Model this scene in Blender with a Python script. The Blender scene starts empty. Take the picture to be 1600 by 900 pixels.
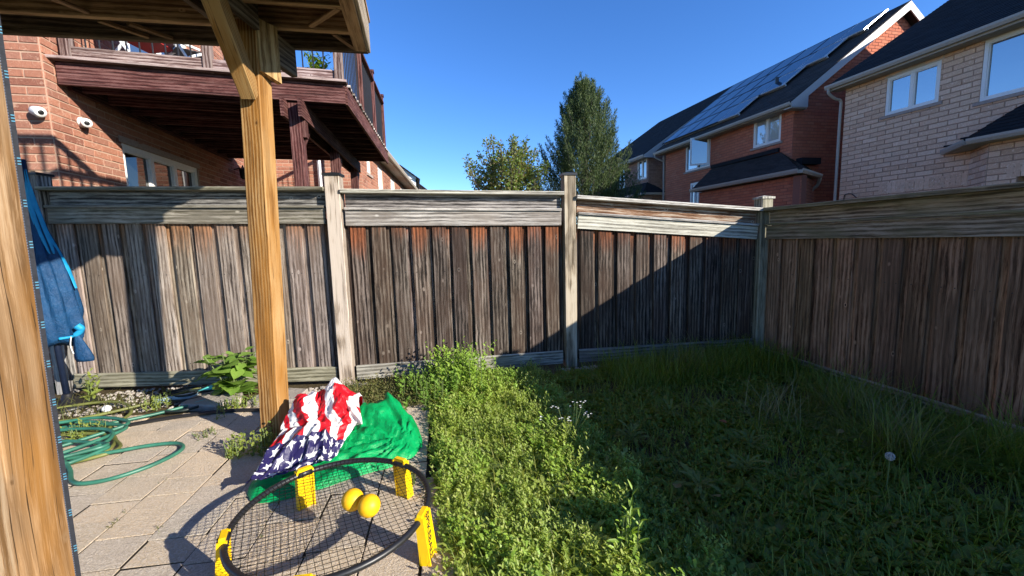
import bpy, math, random
import numpy as np
from mathutils import Vector, Matrix, noise as mnoise

random.seed(7); RNG = np.random.default_rng(11)
scene = bpy.context.scene
COL = scene.collection
V = Vector
R = math.radians

# ------------------------------------------------------------------ camera, sky, sun, exposure
cam_d = bpy.data.cameras.new('camera'); cam = bpy.data.objects.new('camera', cam_d); COL.objects.link(cam)
cam_d.sensor_width = 36.0; cam_d.lens = 36.0 * 640 / 1600; cam_d.clip_start = 0.05; cam_d.clip_end = 2000
_nad = V((150, 5461, 640)).normalized(); _up = -_nad
_d = V((-150, -71, 640)); _Y = (_d - _up * _d.dot(_up)).normalized(); _X = _Y.cross(_up)
if _X.x < 0: _X = -_X
m = Matrix(((_X.x, -_X.y, -_X.z), (_Y.x, -_Y.y, -_Y.z), (_up.x, -_up.y, -_up.z))).to_4x4()
m.translation = V((0, 0, 1.35)); cam.matrix_world = m
scene.camera = cam

SUN_TO = V((1.0, -0.95, 0.552)).normalized()
SUN_EL = math.asin(SUN_TO.z); SUN_AZ = math.atan2(SUN_TO.x, SUN_TO.y)
world = bpy.data.worlds.new('World'); scene.world = world; world.use_nodes = True
wn = world.node_tree; bgn = wn.nodes['Background']
sky = wn.nodes.new('ShaderNodeTexSky'); sky.sky_type = 'NISHITA'; sky.sun_disc = False
sky.sun_elevation = SUN_EL; sky.sun_rotation = SUN_AZ
sky.altitude = 150; sky.air_density = 0.8; sky.dust_density = 0.05; sky.ozone_density = 4.0
hs = wn.nodes.new('ShaderNodeHueSaturation'); hs.inputs['Saturation'].default_value = 1.18; hs.inputs['Hue'].default_value = .509
wn.links.new(sky.outputs[0], hs.inputs['Color']); wn.links.new(hs.outputs[0], bgn.inputs[0]); bgn.inputs[1].default_value = 0.14
sun_d = bpy.data.lights.new('sun', 'SUN'); sun = bpy.data.objects.new('sun', sun_d); COL.objects.link(sun)
sun_d.energy = 5.0; sun_d.angle = R(0.5); sun_d.color = (1.0, 0.93, 0.82)
sun.matrix_world = SUN_TO.to_track_quat('Z', 'Y').to_matrix().to_4x4()
scene.view_settings.view_transform = 'Standard'; scene.view_settings.look = 'None'
scene.view_settings.exposure = 1.0; scene.view_settings.gamma = 1.0
scene.cycles.max_bounces = 6; scene.cycles.transparent_max_bounces = 8

# ------------------------------------------------------------------ object helpers
WM = {}
def _link(o, parent, M):
    COL.objects.link(o)
    if parent is not None:
        o.parent = parent; o.matrix_parent_inverse = WM[parent.name].inverted()
    o.matrix_basis = M; WM[o.name] = M.copy()
    return o
def tag(o, label=None, cat=None, group=None, kind=None):
    if label: o['label'] = label
    if cat: o['category'] = cat
    if group: o['group'] = group
    if kind: o['kind'] = kind
    return o
def thing(name, label, cat, loc=(0, 0, 0), group=None):
    o = bpy.data.objects.new(name, None); o.empty_display_size = .1
    _link(o, None, Matrix.Translation(V(loc)))
    return tag(o, label, cat, group)
def inst(name, me, parent=None, M=None):
    return _link(bpy.data.objects.new(name, me), parent, M if M is not None else Matrix())
def rawmesh(name, verts, faces, mat, smooth=False):
    me = bpy.data.meshes.new(name); me.from_pydata([tuple(v) for v in verts], [], faces); me.materials.append(mat)
    if smooth: me.shade_smooth()
    me.update(); return me
def obj(name, verts, faces, mat, parent=None, smooth=False, M=None):
    return inst(name, rawmesh(name, verts, faces, mat, smooth), parent, M)
def npmesh(name, co, tris, mat, smooth=False, uv=None):
    co = np.asarray(co, np.float32); tris = np.asarray(tris, np.int32); k = tris.shape[1]
    me = bpy.data.meshes.new(name); me.vertices.add(len(co)); me.vertices.foreach_set('co', co.ravel())
    n = len(tris); me.loops.add(n * k); me.loops.foreach_set('vertex_index', tris.ravel())
    me.polygons.add(n); me.polygons.foreach_set('loop_start', np.arange(0, n * k, k, dtype=np.int32))
    me.polygons.foreach_set('loop_total', np.full(n, k, np.int32))
    if uv is not None:
        l = me.uv_layers.new(name='UVMap'); l.data.foreach_set('uv', np.asarray(uv, np.float32)[tris.ravel()].ravel())
    me.materials.append(mat); me.update(calc_edges=True); me.validate()
    if smooth: me.shade_smooth()
    return me

class MB:
    """collects shapes that belong to one part"""
    def __init__(s): s.v = []; s.f = []
    def add(s, vs, fs):
        b = len(s.v); s.v += [tuple(v) for v in vs]; s.f += [tuple(i + b for i in f) for f in fs]; return s
    def box(s, a, b):
        x0, y0, z0 = a; x1, y1, z1 = b
        return s.add([(x0,y0,z0),(x1,y0,z0),(x1,y1,z0),(x0,y1,z0),(x0,y0,z1),(x1,y0,z1),(x1,y1,z1),(x0,y1,z1)],
                     [(0,3,2,1),(4,5,6,7),(0,1,5,4),(1,2,6,5),(2,3,7,6),(3,0,4,7)])
    def obox(s, o, ux, uy, uz, a, b):
        """box from a to b in the frame o,ux,uy,uz"""
        t = MB().box(a, b)
        return s.add([V(o) + V(ux) * p[0] + V(uy) * p[1] + V(uz) * p[2] for p in t.v], t.f)
    def bar(s, p, q, w, d=None, hint=(0, 0, 1)):
        M, L = frame(p, q, hint); d = d or w
        t = MB().box((-w/2, -d/2, 0), (w/2, d/2, L)); return s.add([M @ V(v) for v in t.v], t.f)
    def tube(s, pts, r, n=8, cap=True, closed=False):
        pts = [V(p) for p in pts]; N = len(pts); rs = r if isinstance(r, (list, tuple)) else [r] * N
        b = len(s.v); prev = None
        for i, p in enumerate(pts):
            if closed: t = (pts[(i + 1) % N] - pts[i - 1]).normalized()
            else: t = (pts[min(i + 1, N - 1)] - pts[max(i - 1, 0)]).normalized()
            a = prev if prev is not None else (V((0, 0, 1)) if abs(t.z) < .9 else V((1, 0, 0)))
            a = (a - t * a.dot(t)).normalized(); prev = a; c = t.cross(a)
            for k in range(n):
                an = 2 * math.pi * k / n; s.v.append(tuple(p + (a * math.cos(an) + c * math.sin(an)) * rs[i]))
        for i in range(N if closed else N - 1):
            i2 = (i + 1) % N
            for k in range(n):
                k2 = (k + 1) % n; s.f.append((b + i*n + k, b + i*n + k2, b + i2*n + k2, b + i2*n + k))
        if cap and not closed:
            s.f.append(tuple(b + k for k in range(n))[::-1]); s.f.append(tuple(b + (N-1)*n + k for k in range(n)))
        return s
    def prism(s, poly, o, ux, uy, uz, t):
        """polygon in (ux,uy) extruded t along uz"""
        n = len(poly); o, ux, uy, uz = V(o), V(ux), V(uy), V(uz)
        vs = [o + ux * p[0] + uy * p[1] for p in poly] + [o + ux * p[0] + uy * p[1] + uz * t for p in poly]
        fs = [tuple(range(n))[::-1], tuple(range(n, 2 * n))] + [(i, (i+1) % n, n + (i+1) % n, n + i) for i in range(n)]
        return s.add(vs, fs)
    def lathe(s, prof, n=16, o=(0, 0, 0)):
        b = len(s.v)
        for r_, z in prof:
            for k in range(n): s.v.append((o[0] + r_*math.cos(2*math.pi*k/n), o[1] + r_*math.sin(2*math.pi*k/n), o[2] + z))
        for i in range(len(prof) - 1):
            for k in range(n):
                k2 = (k+1) % n; s.f.append((b+i*n+k, b+i*n+k2, b+(i+1)*n+k2, b+(i+1)*n+k))
        s.f.append(tuple(b+k for k in range(n))[::-1]); s.f.append(tuple(b+(len(prof)-1)*n+k for k in range(n)))
        return s
    def build(s, name, mat, parent=None, smooth=False, M=None): return obj(name, s.v, s.f, mat, parent, smooth, M)

def frame(p, q, hint=(0, 0, 1)):
    p, q = V(p), V(q); z = q - p; L = z.length; z.normalize(); h = V(hint)
    x = h - z * h.dot(z)
    if x.length < 1e-4: x = V((1, 0, 0)) - z * z.x
    x.normalize(); y = z.cross(x)
    M = Matrix((x, y, z)).transposed().to_4x4(); M.translation = p
    return M, L
_bar_cache = {}
def board(name, p, q, w, d, mat, parent, hint=(0, 0, 1), c=.003, label=None, bow=0):
    """a piece of timber p->q, w along hint, d across, chamfered edges, local Z along the grain"""
    M, L = frame(p, q, hint)
    key = (round(L, 3), round(w, 4), round(d, 4), mat.name, c, round(bow, 4))
    me = _bar_cache.get(key)
    if me is None:
        a, b = w/2, d/2
        ring = [(-a+c,-b),(a-c,-b),(a,-b+c),(a,b-c),(a-c,b),(-a+c,b),(-a,b-c),(-a,-b+c)]
        zs = [0, L] if not bow else [0, L*.33, L*.66, L]
        bo = {0: 0, 1: bow, 2: bow*.8, 3: 0}
        vs = [(x + (bo[i] if bow else 0), y, z) for i, z in enumerate(zs) for x, y in ring]
        fs = [tuple(range(8))[::-1], tuple(range((len(zs)-1)*8, len(zs)*8))]
        for j in range(len(zs)-1): fs += [(j*8+i, j*8+(i+1) % 8, j*8+8+(i+1) % 8, j*8+8+i) for i in range(8)]
        me = rawmesh(name, vs, fs, mat); _bar_cache[key] = me
    o = inst(name, me, parent, M)
    if label: o['label'] = label
    return o
def catmull(P, n=8, closed=False):
    P = [V(p) for p in P]; out = []; N = len(P)
    for i in range(N if closed else N - 1):
        g = (lambda j: P[j % N]) if closed else (lambda j: P[max(0, min(N-1, j))])
        a, b, c, d = g(i-1), g(i), g(i+1), g(i+2)
        for k in range(n):
            t = k / n
            out.append(.5 * ((2*b) + (c-a)*t + (2*a-5*b+4*c-d)*t*t + (3*b-a-3*c+d)*t**3))
    if not closed: out.append(P[-1])
    return out
def copy_tree(o, M, parent=None):
    """a copy of a thing and of its parts, moved by M"""
    c = o.copy(); COL.objects.link(c); W = M @ WM[o.name]
    if parent is not None: c.parent = parent; c.matrix_parent_inverse = WM[parent.name].inverted()
    c.matrix_basis = W; WM[c.name] = W
    for ch in [x for x in list(scene.objects) if x.parent == o]: copy_tree(ch, M, c)
    return c

# ------------------------------------------------------------------ materials
class N:
    def __init__(s, name):
        s.m = bpy.data.materials.new(name); s.m.use_nodes = True; s.t = s.m.node_tree; s.b = s.t.nodes['Principled BSDF']
        s.out = s.t.nodes['Material Output']
    def n(s, ty, ins=None, **kw):
        x = s.t.nodes.new(ty)
        for k, v in kw.items(): setattr(x, k, v)
        for k, v in (ins or {}).items(): s.set(x.inputs[k], v)
        return x
    def set(s, sock, v):
        if isinstance(v, bpy.types.NodeSocket): s.t.links.new(v, sock)
        elif v is not None: sock.default_value = v
    def math(s, op, a, b=None, c=None, clamp=False):
        x = s.n('ShaderNodeMath', operation=op, use_clamp=clamp); s.set(x.inputs[0], a)
        if b is not None: s.set(x.inputs[1], b)
        if c is not None: s.set(x.inputs[2], c)
        return x.outputs[0]
    def vmath(s, op, a, b=None):
        x = s.n('ShaderNodeVectorMath', operation=op); s.set(x.inputs[0], a)
        if b is not None: s.set(x.inputs[1], b)
        return x.outputs[0]
    def noise(s, co, scale, detail=4, rough=.55, dist=0):
        return s.n('ShaderNodeTexNoise', {'Vector': co, 'Scale': scale, 'Detail': detail, 'Roughness': rough, 'Distortion': dist}).outputs[0]
    def ramp(s, f, stops, interp='LINEAR'):
        x = s.n('ShaderNodeValToRGB'); s.set(x.inputs[0], f); cr = x.color_ramp; cr.interpolation = interp
        while len(cr.elements) < len(stops): cr.elements.new(1)
        for e, (p, c) in zip(cr.elements, stops): e.position = p; e.color = (*c, 1) if len(c) == 3 else c
        return x.outputs[0]
    def fr(s, f, a, b, c=0., d=1.):
        return s.n('ShaderNodeMapRange', {0: f, 1: a, 2: b, 3: c, 4: d}).outputs[0]
    def mix(s, f, a, b, mode='MIX'):
        x = s.n('ShaderNodeMix', data_type='RGBA', blend_type=mode, clamp_factor=True)
        s.set(x.inputs[0], f); s.set(x.inputs[6], (*a, 1) if isinstance(a, tuple) and len(a) == 3 else a)
        s.set(x.inputs[7], (*b, 1) if isinstance(b, tuple) and len(b) == 3 else b); return x.outputs[2]
    def obj(s): return s.n('ShaderNodeTexCoord').outputs['Object']
    def gen(s): return s.n('ShaderNodeTexCoord').outputs['Generated']
    def rand(s): return s.n('ShaderNodeObjectInfo').outputs['Random']
    def isl(s): return s.n('ShaderNodeNewGeometry').outputs['Random Per Island']
    def pos(s): return s.n('ShaderNodeNewGeometry').outputs['Position']
    def map(s, co, sc, loc=None): return s.n('ShaderNodeMapping', {'Vector': co, 'Scale': sc, **({'Location': loc} if loc else {})}).outputs[0]
    def bump(s, h, strength=.5, dist=.01):
        x = s.n('ShaderNodeBump', {'Height': h, 'Strength': strength, 'Distance': dist}); s.t.links.new(x.outputs[0], s.b.inputs['Normal']); return x.outputs[0]
    def done(s, col=None, rough=.7, metal=0., spec=.3):
        s.set(s.b.inputs['Base Color'], (*col, 1) if isinstance(col, tuple) and len(col) == 3 else col)
        s.set(s.b.inputs['Roughness'], rough); s.set(s.b.inputs['Metallic'], metal); s.set(s.b.inputs['Specular IOR Level'], spec)
        return s.m
def plain(name, col, rough=.6, metal=0., spec=.4, var=.12, bump=0., sc=30):
    k = N(name); nz = k.noise(k.obj(), sc, 5)
    c = k.mix(k.fr(nz, .3, .7), tuple(x * (1 - var) for x in col), tuple(min(1, x * (1 + var)) for x in col))
    if bump: k.bump(nz, bump, .004)
    return k.done(c, rough, metal, spec)

def wood(name, dark, mid, light, var=.35, burn=None, rough=.8, ring=9, knot=1., tint=None, streak=.35, wave_amt=.10, crack=.5, pale_knot=True, gain=1.):
    """timber with grain along local Z; each board differs"""
    g_ = lambda c_: tuple(x * gain for x in c_) if c_ else c_
    dark, mid, light, tint, burn = map(g_, (dark, mid, light, tint, burn))
    k = N(name); rnd = k.rand()
    off = k.n('ShaderNodeCombineXYZ', {0: k.math('MULTIPLY', rnd, 37.), 1: k.math('MULTIPLY', rnd, 91.), 2: k.math('MULTIPLY', rnd, 53.)}).outputs[0]
    co = k.vmath('ADD', k.obj(), off)
    wz = k.n('ShaderNodeTexNoise', {'Vector': k.map(co, (1.5, 1.5, .8)), 'Scale': 2.6, 'Detail': 2}).outputs[1]
    co = k.vmath('ADD', co, k.vmath('MULTIPLY', k.vmath('SUBTRACT', wz, (.5, .5, .5)), (.030, .030, 0))); st = k.map(co, (1, 1, .07))
    warp = k.noise(k.map(co, (2.2, 2.2, .9)), 3.2, 3)
    wv = k.n('ShaderNodeTexWave', {'Vector': k.map(co, (1, .6, .03)), 'Scale': ring, 'Distortion': k.math('MULTIPLY', warp, 5.), 'Detail': 1, 'Detail Scale': 1.}, wave_type='BANDS', bands_direction='X', wave_profile='SIN').outputs[1]
    fine = k.noise(k.map(co, (1, 1, .03)), 300, 4, .75); mid_n = k.noise(k.map(co, (1, 1, .05)), 70, 6, .72); big = k.noise(k.map(co, (2, 2, .7)), 2.2, 3)
    pat = k.noise(k.map(co, (1, 1, .25)), 13, 5, .65)
    f = k.math('ADD', k.math('ADD', k.math('MULTIPLY', wv, wave_amt), k.math('MULTIPLY', fine, .34)), k.math('ADD', k.math('MULTIPLY', mid_n, .40), k.math('MULTIPLY', pat, .26 - wave_amt * .5)))
    f2 = k.fr(f, .425 + wave_amt*.25, .575 + wave_amt*.25)
    c = k.ramp(f2, [(0., dark), (.45, mid), (1., light)])
    if tint: c = k.mix(k.fr(big, .42, .62), c, k.mix(.75, c, tint))
    # pale weathered streaks
    sk = k.noise(k.map(co, (1, 1, .012)), 85, 3, .8)
    c = k.mix(k.math('MULTIPLY', k.fr(sk, .57, .68), streak), c, tuple(min(.8, x * 1.3 + .03) for x in light))
    ex = k.n('ShaderNodeSeparateXYZ', {0: k.gen()}).outputs[0]
    ed = k.math('MULTIPLY', k.fr(k.math('ABSOLUTE', k.math('SUBTRACT', ex, .5)), .40, .5), k.fr(k.noise(k.map(co, (1, 1, .06)), 30, 3), .4, .6, 0, .65))
    c = k.mix(k.math('MULTIPLY', ed, min(1., streak * 1.4)), c, tuple(min(.8, x * 1.1) for x in light))
    dk = k.noise(k.map(co, (1, 1, .05)), 16, 3, .6)
    c = k.mix(k.fr(dk, .52, .68, 0, .65), c, k.mix(1., c, (.42, .40, .39), 'MULTIPLY'))
    # checks and cracks
    ck = k.noise(k.map(co, (1, 1, .010)), 120, 2, .5)
    crk = k.math('MULTIPLY', k.fr(ck, .36, .30), crack)
    c = k.mix(crk, c, tuple(x * .35 for x in dark))
    # knots: pale ring, dark heart
    kv = k.n('ShaderNodeTexVoronoi', {'Vector': k.map(co, (7, 7, 4.2)), 'Scale': 1., 'Randomness': 1.}, feature='F1').outputs[0]
    kd = k.math('ADD', kv, k.math('MULTIPLY', k.math('SUBTRACT', k.noise(co, 40, 3), .5), .05))
    kn = k.math('MULTIPLY', k.fr(kd, .055, .035), knot); halo = k.math('MULTIPLY', k.fr(kd, .11, .065), knot * .8)
    c = k.mix(halo, c, tuple(min(.8, x * 1.15) for x in light) if pale_knot else tuple(x * .7 for x in mid)); c = k.mix(kn, c, tuple(x * .6 for x in dark))
    if burn:
        z = k.n('ShaderNodeSeparateXYZ', {0: k.gen()}).outputs[2]
        zz = k.math('ADD', z, k.math('MULTIPLY', k.math('SUBTRACT', mid_n, .5), .35)); zz = k.math('ADD', zz, k.math('MULTIPLY', k.math('SUBTRACT', k.math('FRACT', k.math('MULTIPLY', rnd, 13.7)), .55), .20))
        c = k.mix(k.fr(zz, .84, 1.0, 0, .9), c, k.ramp(f2, [(0, tuple(x * .35 for x in burn)), (.55, burn), (1, tuple(min(.8, x * 1.7) for x in burn))]))
    v = k.fr(rnd, 0, 1, 1 - var, 1 + var)
    c = k.mix(1., c, k.n('ShaderNodeCombineColor', {0: v, 1: k.math('MULTIPLY', v, k.fr(k.math('FRACT', k.math('MULTIPLY', rnd, 7.3)), 0, 1, .97, 1.02)), 2: k.math('MULTIPLY', v, k.fr(k.math('FRACT', k.math('MULTIPLY', rnd, 5.1)), 0, 1, .93, 1.05))}).outputs[0], 'MULTIPLY')
    h = k.math('SUBTRACT', k.math('ADD', f, k.math('MULTIPLY', kn, .1)), k.math('MULTIPLY', crk, .8))
    k.bump(h, .55, .006)
    return k.done(c, rough, 0, .2)

MAT = {}
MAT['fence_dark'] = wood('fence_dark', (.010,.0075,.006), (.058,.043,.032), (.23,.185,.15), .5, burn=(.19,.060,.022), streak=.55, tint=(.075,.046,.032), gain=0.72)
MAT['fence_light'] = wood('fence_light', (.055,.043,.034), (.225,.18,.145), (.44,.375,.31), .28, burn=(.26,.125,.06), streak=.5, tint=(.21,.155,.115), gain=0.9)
MAT['fence_side'] = wood('fence_side', (.042,.021,.010), (.185,.097,.052), (.32,.195,.118), .42, streak=.2, tint=(.14,.085,.05), gain=1.35)
MAT['rail_grey'] = wood('rail_grey', (.07,.066,.06), (.30,.28,.255), (.58,.55,.50), .2, streak=.6, knot=.7, tint=(.22,.19,.16), gain=0.72)
MAT['rail_pale'] = wood('rail_pale', (.20,.185,.16), (.48,.45,.39), (.72,.69,.62), .12, streak=.6, knot=.7, gain=0.75)
MAT['rail_mossy'] = wood('rail_mossy', (.075,.068,.042), (.25,.23,.165), (.46,.43,.34), .15, streak=.35, tint=(.21,.19,.14), gain=0.78)
MAT['rail_rust'] = wood('rail_rust', (.08,.035,.016), (.28,.14,.075), (.55,.46,.38), .1, streak=.8, gain=0.75)
MAT['rail_dark'] = wood('rail_dark', (.03,.028,.026), (.13,.12,.11), (.38,.36,.33), .2, streak=.6, gain=0.75)
MAT['rail_side'] = wood('rail_side', (.07,.052,.03), (.22,.165,.10), (.38,.31,.22), .15, streak=.35, tint=(.16,.145,.075), knot=1., pale_knot=False, gain=1.1)
MAT['post_wood'] = wood('post_wood', (.12,.09,.058), (.36,.285,.195), (.58,.50,.38), .12, ring=22, wave_amt=.22, streak=.35, crack=.8, pale_knot=False, gain=0.75)
MAT['post_mossy'] = wood('post_mossy', (.085,.082,.05), (.21,.195,.13), (.36,.34,.25), .1, gain=1)
MAT['deck_post'] = wood('deck_post', (.25,.105,.02), (.52,.265,.07), (.68,.43,.17), .05, ring=16, wave_amt=.2, streak=.3, crack=.9, tint=(.50,.22,.035), pale_knot=False, gain=0.58)
MAT['near_post'] = wood('near_post', (.27,.14,.05), (.50,.30,.145), (.66,.46,.27), .03, ring=9, wave_amt=.22, streak=.35, crack=1., tint=(.54,.25,.055), pale_knot=False, gain=0.62)
MAT['joist_wood'] = wood('joist_wood', (.10,.055,.026), (.23,.135,.068), (.40,.26,.145), .2, crack=.3, gain=1)
MAT['beam_wood'] = wood('beam_wood', (.04,.027,.016), (.11,.075,.048), (.22,.165,.115), .2, crack=.5, gain=0.9)
MAT['cleat_wood'] = wood('cleat_wood', (.22,.12,.04), (.53,.34,.14), (.70,.50,.25), .05, crack=1., pale_knot=False, gain=0.62)
MAT['maroon_wood'] = wood('maroon_wood', (.030,.009,.008), (.088,.026,.023), (.20,.10,.09), .2, streak=.4, knot=.3, crack=.5, gain=0.8)
MAT['maroon_worn'] = wood('maroon_worn', (.05,.025,.022), (.17,.10,.085), (.42,.33,.30), .2, streak=.7, gain=0.8)
MAT['deck_edge'] = wood('deck_edge', (.05,.035,.028), (.20,.15,.125), (.60,.55,.50), .5, streak=.8, gain=0.8)
MAT['black_metal'] = plain('black_metal', (.012,.012,.013), .45, .0, .5)
MAT['black_plastic'] = plain('black_plastic', (.013,.013,.014), .4, 0, .45)
MAT['white_frame'] = plain('white_frame', (.74,.73,.70), .45, 0, .4, .05)
MAT['cream_trim'] = plain('cream_trim', (.50,.45,.38), .55, 0, .35, .06)
MAT['beige_gutter'] = plain('beige_gutter', (.36,.31,.26), .45, 0, .4, .08)
MAT['fascia_grey'] = plain('fascia_grey', (.40,.39,.38), .5, 0, .4, .05)
MAT['soffit'] = plain('soffit', (.33,.28,.22), .6, 0, .3, .06)
MAT['white_plastic'] = plain('white_plastic', (.78,.78,.76), .35, 0, .5, .04)
MAT['sill_stone'] = plain('sill_stone', (.34,.27,.23), .8, 0, .2, .15, .3)
MAT['aluminium'] = plain('aluminium', (.72,.73,.74), .35, .6, .5, .05)
MAT['rope_white'] = plain('rope_white', (.7,.7,.66), .8)

def brick_mat(name, cols, smear, smear_amt, rough=.88):
    k = N(name); r = k.math('FRACT', k.math('ADD', k.isl(), k.rand())); co = k.obj()
    p = k.pos(); n1 = k.noise(p, 24, 6, .7); n2 = k.noise(p, 95, 5, .7); n3 = k.noise(p, 9, 4, .6)
    n = len(cols); c = k.ramp(r, [((i + .5) / n, x) for i, x in enumerate(cols)], 'LINEAR')
    c = k.mix(k.fr(n1, .35, .7, 0, .5), c, k.mix(1., c, (.62, .58, .56), 'MULTIPLY'))
    c = k.mix(k.math('MULTIPLY', k.fr(k.noise(p, 18, 5, .75, 1.5), .55, .66), smear_amt), c, smear)
    c = k.mix(k.fr(n2, .3, .75, 0, .35), c, tuple(min(1, x * 1.5) for x in cols[0]))
    k.bump(k.math('ADD', k.math('MULTIPLY', n1, .7), k.math('MULTIPLY', n2, .5)), .8, .012)
    return k.done(c, rough, 0, .15)
MAT['brick_orange'] = brick_mat('brick_orange', [(.32,.14,.09),(.40,.185,.12),(.24,.095,.062),(.34,.175,.125),(.19,.075,.052)], (.50,.345,.25), .7)
MAT['brick_red'] = brick_mat('brick_red', [(.46,.15,.085),(.52,.18,.105),(.39,.12,.072),(.48,.185,.11)], (.42,.21,.16), .25)
MAT['brick_pink'] = brick_mat('brick_pink', [(.64,.42,.29),(.70,.48,.34),(.54,.34,.23),(.66,.44,.31),(.74,.52,.38)], (.84,.68,.52), .9)
MAT['brick_brown'] = brick_mat('brick_brown', [(.30,.18,.14),(.36,.23,.18),(.25,.15,.12)], (.46,.35,.29), .35)
def mortar_mat(name, col):
    k = N(name); n1 = k.noise(k.pos(), 60, 5, .7); k.bump(n1, .6, .006)
    return k.done(k.mix(n1, tuple(x*.75 for x in col), tuple(x*1.2 for x in col)), .95, 0, .1)
MAT['mortar_tan'] = mortar_mat('mortar_tan', (.42,.28,.205)); MAT['mortar_red'] = mortar_mat('mortar_red', (.24,.10,.075))
MAT['mortar_grey'] = mortar_mat('mortar_grey', (.38,.245,.175)); MAT['mortar_brown'] = mortar_mat('mortar_brown', (.17,.12,.10))
def shingle_mat(name, a, b):
    k = N(name); p = k.pos(); r = k.isl(); n2 = k.noise(p, 220, 3, .7)
    c = k.mix(r, a, b); c = k.mix(k.fr(n2, .4, .7, 0, .6), c, tuple(x * 2.2 for x in b)); k.bump(n2, .5, .004)
    return k.done(c, .9, 0, .2)
MAT['shingle_black'] = shingle_mat('shingle_black', (.008,.0085,.010), (.016,.0165,.019))
MAT['shingle_brown'] = shingle_mat('shingle_brown', (.018,.015,.014), (.045,.038,.035))
def glass_mat(name, col, ior=2.4, rough=.02):
    k = N(name); n1 = k.noise(k.pos(), .9, 2); k.bump(n1, .05, .05); k.b.inputs['IOR'].default_value = ior
    return k.done(k.mix(k.noise(k.pos(), 3, 3), tuple(x*.7 for x in col), tuple(x*1.3 for x in col)), rough, 0, .8)
MAT['glass'] = glass_mat('glass', (.05,.07,.10), 2.7); MAT['glass_dark'] = glass_mat('glass_dark', (.010,.013,.012), 1.6)
MAT['blind_glass'] = glass_mat('blind_glass', (.36,.38,.42), 2.2)
def solar_mat():
    k = N('solar_cell'); g = k.n('ShaderNodeTexBrick', {'Vector': k.map(k.gen(), (6, 10, 1)), 'Color1': (.022,.032,.052,1), 'Color2': (.028,.038,.06,1), 'Mortar': (.05,.07,.11,1), 'Scale': 1., 'Mortar Size': .02, 'Brick Width': 1., 'Row Height': 1.}, offset=0.).outputs[0]
    k.b.inputs['IOR'].default_value = 2.3; return k.done(g, .06, 0, .7)
MAT['solar_cell'] = solar_mat()

def paver_mat():
    k = N('paver_stone'); r = k.rand(); p = k.pos()
    c = k.ramp(r, [(0, (.60,.48,.33)), (.3, (.74,.565,.365)), (.5, (.56,.47,.36)), (.75, (.76,.575,.37)), (1, (.52,.45,.35))])
    n1 = k.noise(p, 9, 5, .65); n2 = k.noise(p, 95, 4, .75); n3 = k.noise(p, 260, 2, .6)
    c = k.mix(k.fr(n1, .35, .68, 0, .25), c, (.42,.36,.30)); c = k.mix(k.fr(n2, .46, .62, 0, .75), c, (.80,.70,.58))
    c = k.mix(k.fr(n3, .55, .68, 0, .6), c, (.20,.165,.135)); c = k.mix(k.fr(k.noise(p, 2.3, 5, .7), .52, .66, 0, .25), c, (.24,.205,.17))
    k.bump(k.math('ADD', k.math('MULTIPLY', n2, .8), k.math('MULTIPLY', n1, .6)), 1., .022)
    return k.done(c, .9, 0, .2)
MAT['paver_stone'] = paver_mat()
def soil_mat(name, a, b, sc=25):
    k = N(name); p = k.pos(); n1 = k.noise(p, sc, 8, .7); n2 = k.noise(p, 3, 4)
    k.bump(n1, .9, .03); return k.done(k.mix(k.math('MULTIPLY', k.math('ADD', n1, n2), .5), a, b), .95, 0, .1)
MAT['soil'] = soil_mat('soil', (.055,.042,.020), (.12,.09,.045)); MAT['joint_sand'] = soil_mat('joint_sand', (.018,.015,.011), (.05,.042,.032), 90)
MAT['turf'] = soil_mat('turf', (.025,.045,.012), (.06,.09,.03), 30)
def pebble_mat():
    k = N('pebble_stone'); c = k.ramp(k.isl(), [(0, (.32,.28,.24)), (.4, (.42,.38,.33)), (.7, (.24,.205,.17)), (1, (.38,.35,.31))])
    k.bump(k.noise(k.pos(), 120, 3), .3, .003); return k.done(c, .75, 0, .3)
MAT['pebble_stone'] = pebble_mat()
MAT['flagstone'] = soil_mat('flagstone', (.27,.235,.20), (.45,.40,.34), 14)

def leaf_mat(name, cols, trans=.35, rough=.45, vein=False):
    k = N(name); r = k.math('FRACT', k.math('ADD', k.isl(), k.rand()))
    c = k.ramp(r, [(i / max(1, len(cols) - 1), x) for i, x in enumerate(cols)])
    c = k.mix(k.fr(k.noise(k.pos(), 1.7, 3), .35, .65, 0, .45), c, k.mix(1., c, (1.25, 1.12, .7), 'MULTIPLY'))
    c = k.mix(k.fr(k.noise(k.pos(), 60, 3), .4, .7, 0, .3), c, k.mix(1., c, (.6, .65, .6), 'MULTIPLY'))
    m = k.done(c, rough, 0, .35)
    tr = k.n('ShaderNodeBsdfTranslucent', {0: k.mix(1., c, (1.35, 1.3, .6), 'MULTIPLY')}); mx = k.n('ShaderNodeMixShader', {0: trans})
    k.t.links.new(k.b.outputs[0], mx.inputs[1]); k.t.links.new(tr.outputs[0], mx.inputs[2]); k.t.links.new(mx.outputs[0], k.out.inputs[0])
    return m
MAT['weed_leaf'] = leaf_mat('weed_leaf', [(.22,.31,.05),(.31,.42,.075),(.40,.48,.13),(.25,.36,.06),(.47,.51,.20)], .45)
MAT['shade_toned_leaf'] = leaf_mat('shade_toned_leaf', [(.12,.165,.014),(.16,.215,.018),(.21,.25,.026),(.135,.17,.022),(.26,.21,.04)])  # darker copy of the sunlit weed greens, fence shade put into the colour
MAT['blue_leaf'] = leaf_mat('blue_leaf', [(.12,.15,.025),(.18,.20,.04),(.14,.165,.025)])
MAT['grass_blade'] = leaf_mat('grass_blade', [(.11,.17,.018),(.16,.23,.024),(.22,.27,.035),(.25,.25,.05)])
MAT['dry_blade'] = leaf_mat('dry_blade', [(.20,.21,.08),(.28,.25,.12),(.16,.18,.06)])
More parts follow.
